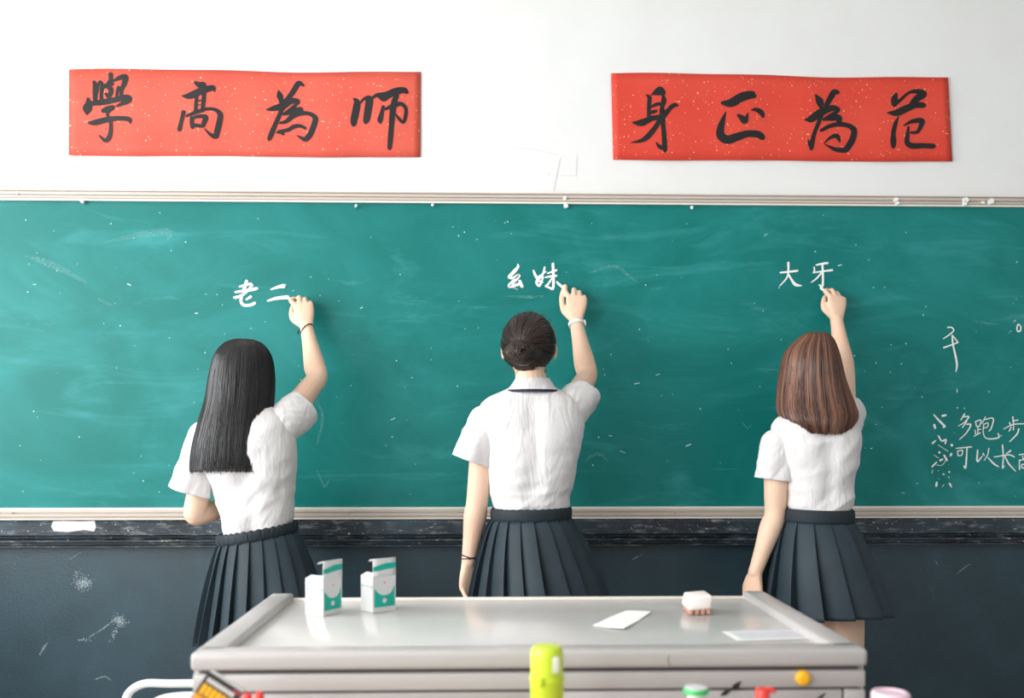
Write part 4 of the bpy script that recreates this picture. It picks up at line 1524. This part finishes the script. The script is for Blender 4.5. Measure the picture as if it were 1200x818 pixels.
# front boards below the lip
obj('front_band', boxm((CX0 + .004, YF + .004, GR2 + .0025), (CX1 - .004, YF + .03, GR1 - .0035), .003), MAT['console'], con, 40)
DX = P(990, 812, YF).x
xs = [CX0 + .045, (CX0 + .045 + DX) / 2 - .002, (CX0 + .045 + DX) / 2 + .002, DX]
for a, b in ((xs[0], xs[1]), (xs[2], xs[3])):
    dw = obj('drawer_front', boxm((a + .002, YF + .006, GR2 - .155), (b - .002, YF + .03, GR2 - .002), .003), MAT['console'], con, 40)
    obj('drawer_handle', boxm(((a + b) / 2 - .05, YF - .008, GR2 - .10), ((a + b) / 2 + .05, YF + .006, GR2 - .085), .004), MAT['steel'], dw, 40)
    cd = obj('cupboard_door', boxm((a + .002, YF + .006, .06), (b - .002, YF + .03, GR2 - .160), .003), MAT['console'], con, 40)
    bm = bmesh.new()
    ellipsoid(bm, ((a + b) / 2, YF, GR2 - .22), (.012, .012, .012), 12, 8)
    obj('door_knob', bm, MAT['steel'], cd, 60)
for a, b in ((CX0 + .004, CX0 + .043), (DX + .002, CX1 - .004)):
    obj('corner_post', boxm((a, YF + .004, 0), (b, YF + .03, GR2 - .002), .003), MAT['console'], con, 40)
for xa, xb in ((CX0 + .002, CX0 + .014), (CX1 - .014, CX1 - .002)):
    obj('side_panel', boxm((xa, YF + .02, 0), (xb, YB - .006, GR1), .002, 1), MAT['console'], con, 40)
obj('back_panel', boxm((CX0 + .012, YB - .016, 0), (CX1 - .012, YB - .004, GR1), .002, 1), MAT['console'], con, 40)
# wear on the front, dust on the top
on_front = lambda px, py: P(px, py, YF + .0034)
for st in ([(868, 799, 2), (862, 805, 7), (858, 808, 2)], [(857, 808, 1.2), (850, 812, 5), (845, 815, 1.5)], [(967, 812, 1), (962, 817, 3), (956, 821, 2)]):
    bm = bmesh.new()
    stroke_bm(bm, st, on_front)
    me = bpy.data.meshes.new('chipped_paint')
    bm.to_mesh(me)
    bm.free()
    link('chipped_paint', me, MAT['black_cord'], con)
on_lip = lambda px, py: P(px, py, YF - .0006)
bm = bmesh.new()
stroke_bm(bm, [(784.5, 768, .8), (783, 773, .9), (785, 780, .8)], on_lip)
me = bpy.data.meshes.new('scratch')
bm.to_mesh(me)
bm.free()
link('scratch', me, MAT['gap'], con)
on_top = lambda px, py: PZ(px, py, PANEL + .0006)
bm = bmesh.new()
for st in ([(730, 711.5, 1), (770, 712, 5), (806, 713, 6)], [(836, 713, 6), (852, 714, 5), (866, 715, 1)], [(700, 716, 1), (740, 718, 2), (760, 714, 1)]):
    stroke_bm(bm, st, on_top)
me = bpy.data.meshes.new('chalk_dust')
bm.to_mesh(me)
bm.free()
link('chalk_dust', me, MAT['scuff'], con)
c = P(941, 794.5, YF + .002)
bm = bmesh.new()
rings = [ering(Vector((c.x, c.y + a, c.z)), X_, Z_, r, r, 24) for a, r in ((.004, .0135), (-.004, .0135), (-.007, .011), (-.008, .006))]
rings_to_bm(bm, rings)
tag(obj('round_disc', bm, MAT['yellow'], None, 40), 'small round yellow disc stuck on the console front', 'disc')

# ---- things on the console
def chalk_box(label, corner_px, phi, w1, w2, H, flap, lean):
    """near lower corner at a pixel; the left face is turned phi degrees to the left"""
    c = PZ(corner_px[0], corner_px[1], PANEL)
    root = thing('chalk_box', label, 'box', c, 'open chalk boxes on the console')
    a = math.radians(phi)
    # left face runs from the corner to the left-back, label face to the right-back
    L = Vector((-math.cos(a), math.sin(a), 0))
    R = Vector((math.sin(a), math.cos(a), 0))
    T = .0012
    body = bmesh.new()
    pts = [c, c + R * w2, c + R * w2 + L * w1, c + L * w1]
    inn = [c + (R + L) * T, c + R * (w2 - T) + L * T, c + R * (w2 - T) + L * (w1 - T), c + R * T + L * (w1 - T)]
    z = lambda p, h: Vector((p.x, p.y, PANEL + h))
    rings_to_bm(body, [[z(p, .0005) for p in pts], [z(p, H) for p in pts], [z(p, H) for p in inn], [z(p, .003) for p in inn]], True, True)
    bd = obj('carton', body, MAT['carton'], root)
    # lid: hinged on the label face, standing up, with its tuck tab folded to the left
    n_out = (-L).normalized()
    def fp(u, h, off=.0):          # point on the label face plane
        return c + R * (u * w2) + n_out * off + Vector((0, 0, h))
    lid = bmesh.new()
    lv = 8
    rows = []
    for j in range(lv + 1):
        t = j / lv
        rows.append([fp(u, H + (flap - H) * t, lean * t * t) for u in (0, .25, .5, .75, 1.0)])
    for t in (.5, 1.0):
        rows.append([p + L * (.018 * t) + Z_ * (.004 * math.sin(t * 2) - .010 * t) + R * 0 for p in rows[lv]])
    rings_to_bm(lid, rows, False, False, False)
    lo = solidify(obj('lid_flap', lid, MAT['carton'], root, 60), .0012, 0)
    # small dust flaps
    df = bmesh.new()
    rings_to_bm(df, [[c + L * (w1 * u) + R * (w2 * .02) + Z_ * H for u in (.05, .95)], [c + L * (w1 * u) + R * (.012) + Z_ * (H + .006) for u in (.12, .88)]], False, False, False)
    solidify(obj('dust_flap', df, MAT['carton'], root), .001, 0)
    # print on the label face
    def patch(name, outline, mat, off=.0006, parent=bd):
        b_ = bmesh.new()
        b_.faces.new([b_.verts.new(fp(u, h, off + (lean * max(0, (h - H) / (flap - H)) ** 2 if h > H else 0))) for u, h in outline])
        return obj(name, b_, mat, parent)
    h = H
    patch('printed_panel', [(.06, .15 * h), (.94, .15 * h), (.94, .72 * h), (.86, .60 * h), (.76, .50 * h), (.55, .46 * h), (.35, .48 * h), (.20, .56 * h), (.06, .68 * h)], MAT['teal_print'])
    cc = [(.50 + .085 * math.cos(k * math.tau / 10) * (1.25 if k % 2 else .9), .32 * h + .0055 * math.sin(k * math.tau / 10) * (1.25 if k % 2 else .9)) for k in range(10)]
    patch('printed_emblem', cc, MAT['carton'], .0010)
    patch('printed_dot', [(.47, .80 * h), (.54, .80 * h), (.54, .83 * h), (.47, .83 * h)], MAT['red_print'], .0010)
    b0, b1 = H + (flap - H) * .32, H + (flap - H) * .70
    patch('printed_band', [(.0, b0), (.25, b0 + .000), (.55, b0 + .002), (1.0, b0 + .004), (1.0, b1 + .001), (.55, b1 + .001), (.25, b1 - .003), (.0, b1 - .006)], MAT['teal_print'], .0011, lo)
    # fine line of print on the plain face
    b_ = bmesh.new()
    for u0, u1, dh in ((.03, .13, .004), (.2, .7, .0012), (.80, .93, .004)):
        q = [c + L * (w1 * uu) - R * .0005 + Z_ * (H * .72 + s_ * dh / 2) for uu, s_ in ((u0, -1), (u1, -1), (u1, 1), (u0, 1))]
        b_.faces.new([b_.verts.new(p) for p in q])
    obj('printed_line', b_, MAT['teal_print'], bd)
    return root


chalk_box('open white and teal chalk box nearest the left rail of the console', (378.5, 723), 34, .053, .060, .081, .121, .001)
chalk_box('open white and teal chalk box further from the console left rail, broad label face showing', (437, 719), 52, .052, .060, .081, .121, -.001)

bm = bmesh.new()
pa = [(695, 732.5), (714, 735), (731, 736), (748, 727), (763, 716.5), (745, 715.5), (734, 715.5), (715, 723)]
top = [PZ(x, y, PANEL + .0022 + .0015 * (i % 3)) for i, (x, y) in enumerate(pa)]
rings_to_bm(bm, [[p - Z_ * .0012 for p in top], top])
tag(obj('paper_scrap', bm, MAT['paper'], None), 'loose white sheet of paper lying on the console', 'paper')
root = thing('printed_sheet', 'white sheet with printed lines by the right rail of the console', 'paper', PZ(915, 745, PANEL))
bm = bmesh.new()
pa = [(846, 740), (955, 738), (978, 747.5), (864, 751)]
rings_to_bm(bm, [[PZ(x, y, PANEL + .0002) for x, y in pa], [PZ(x, y, PANEL + .0012) for x, y in pa]])
obj('sheet', bm, MAT['paper'], root)
bm = bmesh.new()
for k in range(4):
    f = (k + .7) / 5
    lx = 846 + 18 * f + 8
    rx = 955 + 23 * f - 8
    yy = 740 + 10.6 * f
    yr = 738 + 9.5 * f
    stroke_bm(bm, [(lx, yy, .7), (rx, yr, .7)], lambda px, py: PZ(px, py, PANEL + .0018))
me = bpy.data.meshes.new('printed_lines')
bm.to_mesh(me)
bm.free()
link('printed_line', me, MAT['grey_print'], root)

c = PZ(821, 721, PANEL)
root = thing('board_eraser', 'small dusty white chalk eraser with worn pinkish felt underside', 'eraser', c)
bm = bmesh.new()
vs = box(bm, (c.x - .026, c.y - .004, PANEL + .012), (c.x + .026, c.y + .070, PANEL + .042), .006, 3)
for v in bm.verts:
    v.co.x += .002 * math.sin(v.co.z * 200)
    v.co.z += .002 * (v.co.x - c.x) / .026
obj('eraser_block', bm, MAT['eraser_top'], root, 50)
for k in range(4):
    bm = bmesh.new()
    xa = c.x - .025 + k * .0128
    box(bm, (xa, c.y - .001, PANEL + .0004), (xa + .0108, c.y + .067, PANEL + .014), .003, 2)
    obj('felt_strip', bm, MAT['felt'], root, 50)

# ------------------------------------------------------------------ front row of student desks and the things on them
DZ = .73


def student_desk(label, xa, xb):
    root = thing('student_desk', label, 'desk', ((xa + xb) / 2, -2.05, 0), 'front row student desks')
    obj('desk_top', boxm((xa, -2.26, DZ - .025), (xb, -1.80, DZ), .004), MAT['desk_wood'], root, 40)
    obj('book_shelf', boxm((xa + .03, -2.22, DZ - .17), (xb - .03, -1.84, DZ - .155), .002), MAT['chair_tube'], root, 40)
    for x in (xa + .03, xb - .03):
        for y in (-2.22, -1.84):
            bm = bmesh.new()
            tube(bm, [Vector((x, y, 0)), Vector((x, y, DZ - .025))], [.014, .014], 12, 2, round_ends=False)
            obj('leg', bm, MAT['chair_tube'], root, 60)


student_desk('wooden student desk under the leaning book and lime bottle', -.66, .11)
student_desk('wooden student desk under the green-capped jar and pink lid', .14, .80)


def lathe(bm, c, prof, n=28):
    rings = [ering(Vector((c.x, c.y, c.z + h)), X_, Y_, r, r, n) for r, h in prof]
    rings_to_bm(bm, rings)


YO = -1.885
# lime bottle
t = P(641, 757, YO)
root = thing('water_bottle', 'tall lime green water bottle in front of the console', 'bottle', (t.x, YO, DZ), None)
R_ = 19.5 / (F_PX / (YO - CAM.y))
Hh = t.z - DZ
bm = bmesh.new()
lathe(bm, Vector((t.x, YO, DZ)), [(R_ * .9, 0), (R_, .006), (R_ * 1.0, Hh - .056), (R_ * 1.05, Hh - .054), (R_ * 1.05, Hh - .049), (R_ * .94, Hh - .047), (R_ * .9, Hh - .045)])
obj('flask', bm, MAT['lime'], root, 40)
bm = bmesh.new()
lathe(bm, Vector((t.x, YO, DZ)), [(R_ * .98, Hh - .047), (R_ * .98, Hh - .012), (R_ * .93, Hh - .004), (R_ * .80, Hh), (R_ * .3, Hh + .0005)])
lid = obj('lid', bm, MAT['lime'], root, 40)
bm = bmesh.new()
box(bm, (t.x + R_ * .25, YO - R_ * .99, Hh + DZ - .038), (t.x + R_ * .72, YO - R_ * .55, Hh + DZ - .012), .003)
obj('lid_latch', bm, MAT['pale_sticker'], lid, 40)
bm = bmesh.new()
box(bm, (t.x - R_ * .62, YO - R_ * 1.14, Hh + DZ - .058), (t.x - R_ * .3, YO - R_ * .8, Hh + DZ - .044), .002)
obj('hinge_clip', bm, MAT['lime'], lid, 40)
# jar with a green ringed cap
t = P(815.5, 806, YO)
root = thing('small_bottle', 'small milky bottle with a green-rimmed white cap', 'bottle', (t.x, YO, DZ))
Hh = t.z - DZ
bm = bmesh.new()
lathe(bm, Vector((t.x, YO, DZ)), [(.015, 0), (.0165, .004), (.0165, Hh - .03), (.013, Hh - .018), (.013, Hh - .008), (.011, Hh - .007)])
obj('flask', bm, MAT['clear_white'], root, 40)
bm = bmesh.new()
lathe(bm, Vector((t.x, YO, DZ)), [(.0195, Hh - .008), (.0205, Hh - .007), (.0205, Hh - .002), (.0195, Hh)])
cp = obj('cap_ring', bm, MAT['green'], root, 40)
bm = bmesh.new()
lathe(bm, Vector((t.x, YO, DZ)), [(.018, Hh - .0005), (.0185, Hh + .0012), (.016, Hh + .0018)])
obj('cap_top', bm, MAT['carton'], root, 40)
# red spouted cap
t = P(895, 805, YO)
root = thing('squeeze_bottle', 'squeeze bottle with a red flip spout cap', 'bottle', (t.x, YO, DZ))
Hh = t.z - DZ
bm = bmesh.new()
lathe(bm, Vector((t.x, YO, DZ)), [(.017, 0), (.019, .005), (.019, Hh - .045), (.012, Hh - .030), (.011, Hh - .028)])
obj('flask', bm, MAT['clear_white'], root, 40)
bm = bmesh.new()
lathe(bm, Vector((t.x - .002, YO, DZ)), [(.0115, Hh - .030), (.0115, Hh - .006), (.0095, Hh - .002), (.004, Hh - .001)])
cp = obj('cap', bm, MAT['red'], root, 40)
bm = bmesh.new()
tube(bm, [Vector((t.x, YO, t.z - .006)), Vector((t.x + .009, YO - .002, t.z - .004)), Vector((t.x + .016, YO - .004, t.z - .006))], [.005, .0045, .0035], 10, 10)
ellipsoid(bm, (t.x - .009, YO - .004, t.z - .003), (.005, .005, .004), 10, 8)
obj('spout', bm, MAT['red'], cp, 60)
# pink lidded cup
t = P(1043.5, 811, YO)
root = thing('lidded_cup', 'pale pink lidded cup at the right end of the desks', 'cup', (t.x, YO, DZ))
Hh = t.z - DZ
bm = bmesh.new()
lathe(bm, Vector((t.x, YO, DZ)), [(.022, 0), (.024, .003), (.0275, Hh - .014), (.025, Hh - .013)])
obj('cup_wall', bm, MAT['pink'], root, 40)
bm = bmesh.new()
lathe(bm, Vector((t.x, YO, DZ)), [(.029, Hh - .015), (.0298, Hh - .013), (.0298, Hh - .003), (.028, Hh), (.022, Hh + .001), (.020, Hh - .001)])
obj('lid', bm, MAT['pink'], root, 40)
# two red-capped markers
for i, (px, py) in enumerate(((290, 812.5), (304, 811))):
    t = P(px, py, YO)
    root = thing('marker_pen', ('upright marker with a red cap next to the leaning book', 'upright red-capped marker, farther one from the leaning book')[i], 'marker', (t.x, YO, DZ), 'red-capped markers beside the book')
    Hh = t.z - DZ
    bm = bmesh.new()
    lathe(bm, Vector((t.x, YO, DZ)), [(.006, 0), (.0065, .003), (.0065, Hh - .03), (.006, Hh - .029)], 16)
    obj('barrel', bm, MAT['carton'], root, 40)
    bm = bmesh.new()
    lathe(bm, Vector((t.x, YO, DZ)), [(.0072, Hh - .034), (.0074, Hh - .008), (.0068, Hh - .002), (.005, Hh)], 16)
    obj('cap', bm, MAT['red'], root, 40)

# leaning book: lower-left corner rests on the desk
t = P(245, 787, YO)
rot = math.radians(-33)
ax, az = Vector((math.cos(rot), 0, math.sin(rot))), Vector((-math.sin(rot), 0, math.cos(rot)))
root = None
bw = .062                                      # cover width along the upper right edge
bh = (t.z - DZ - .001 - bw * math.sin(-rot)) / math.cos(rot)
base = t - az * bh                              # lower-left corner
root = thing('paperback_book', 'tilted paperback with black, yellow and crimson cover against the console', 'book', (base.x, YO, DZ))


def bk(u, v, dy):
    p = base + ax * (u * bw) + az * (v * bh)
    return Vector((p.x, YO + dy, p.z))


bm = bmesh.new()
rings_to_bm(bm, [[bk(u, v, .002) for u, v in ((.0, 0), (1, 0), (1, 1), (.0, 1))], [bk(u, v, .016) for u, v in ((0, 0), (1, 0), (1, 1), (0, 1))]])
obj('page_block', bm, MAT['paper'], root)
for dy in (.0, .016):
    bm = bmesh.new()
    rings_to_bm(bm, [[bk(u, v, dy) for u, v in ((-.02, 0), (1.02, 0), (1.02, 1.0), (-.02, 1.0))], [bk(u, v, dy + .002) for u, v in ((-.02, 0), (1.02, 0), (1.02, 1.0), (-.02, 1.0))]])
    cv = obj('cover', bm, MAT['cover_black'], root)
    if dy == 0:
        front = cv


def pr(name, rects, mat, off):
    b_ = bmesh.new()
    for u0, u1, v0, v1 in rects:
        b_.faces.new([b_.verts.new(bk(u, v, off)) for u, v in ((u0, v0), (u1, v0), (u1, v1), (u0, v1))])
    return obj(name, b_, mat, front)


pr('printed_panel', [(-.02, 1.02, .0, .70)], MAT['cover_red'], -.0006)
rnd = random.Random(3)
pr('printed_title', [(.06 + k * .14, .17 + k * .14, .74 + rnd.uniform(-.02, 0), .86) for k in range(6)], MAT['cover_yellow'], -.0010)
pr('printed_title', [(.02 + k * .12, .11 + k * .12, .62, .71) for k in range(5)], MAT['cover_yellow'], -.0010)
pr('printed_line', [(.08 + k * .10, .155 + k * .10, .89, .945) for k in range(8)], MAT['carton'], -.0010)
pr('printed_edge', [(.80, 1.0, .955, .99)], MAT['cover_red'], -.0010)

# ------------------------------------------------------------------ white chair behind the console
CYc = -.93
tl = P(150, 797, CYc)
root = thing('teacher_chair', 'white chair with tubular frame beside the console', 'chair', (tl.x + .2, CYc + .2, 0))
zt_ = tl.z - .010
xa, xb = P(146, 797, CYc).x, P(146, 797, CYc).x + .40
bm = bmesh.new()
tube(bm, [Vector((xa, CYc, .0)), Vector((xa, CYc, zt_ - .2)), Vector((xa, CYc, zt_ - .10)), Vector((xa, CYc, zt_ - .06)), Vector((xa + .012, CYc, zt_ - .022)), Vector((xa + .05, CYc, zt_)), Vector((xa + .12, CYc, zt_)), Vector((xb - .12, CYc, zt_)),
          Vector((xb - .05, CYc, zt_)), Vector((xb - .012, CYc, zt_ - .022)), Vector((xb, CYc, zt_ - .06)), Vector((xb, CYc, zt_ - .10)), Vector((xb, CYc, zt_ - .2)), Vector((xb, CYc, .0))], [.0105] * 14, 14, 90, round_ends=False)
obj('back_frame', bm, MAT['chair_tube'], root, 60)
bm = bmesh.new()
rings = []
for a in (-.006, .006):
    pts = []
    for k in range(40):
        cx, cz = sell(math.tau * k / 40, 3.2)
        pts.append(Vector(((xa + xb) / 2 + (.165) * cx, CYc + .004 + a, zt_ - .122 + .100 * cz)))
    rings.append(pts)
rings_to_bm(bm, rings)
obj('backrest', bm, MAT['chair_plastic'], root, 40)
for zz in (zt_ - .10, zt_ - .16):
    bm = bmesh.new()
    tube(bm, [Vector((xa, CYc, zz)), Vector((xb, CYc, zz))], [.006, .006], 10, 2, round_ends=False)
    obj('back_crossbar', bm, MAT['chair_tube'], root, 60)
obj('seat', boxm((xa + .01, CYc + .01, .395), (xb - .01, CYc + .38, .42), .012, 3), MAT['chair_plastic'], root, 40)
for x in (xa + .02, xb - .02):
    bm = bmesh.new()
    tube(bm, [Vector((x, CYc + .36, .0)), Vector((x, CYc + .36, .395))], [.0105, .0105], 12, 2, round_ends=False)
    obj('leg', bm, MAT['chair_tube'], root, 60)
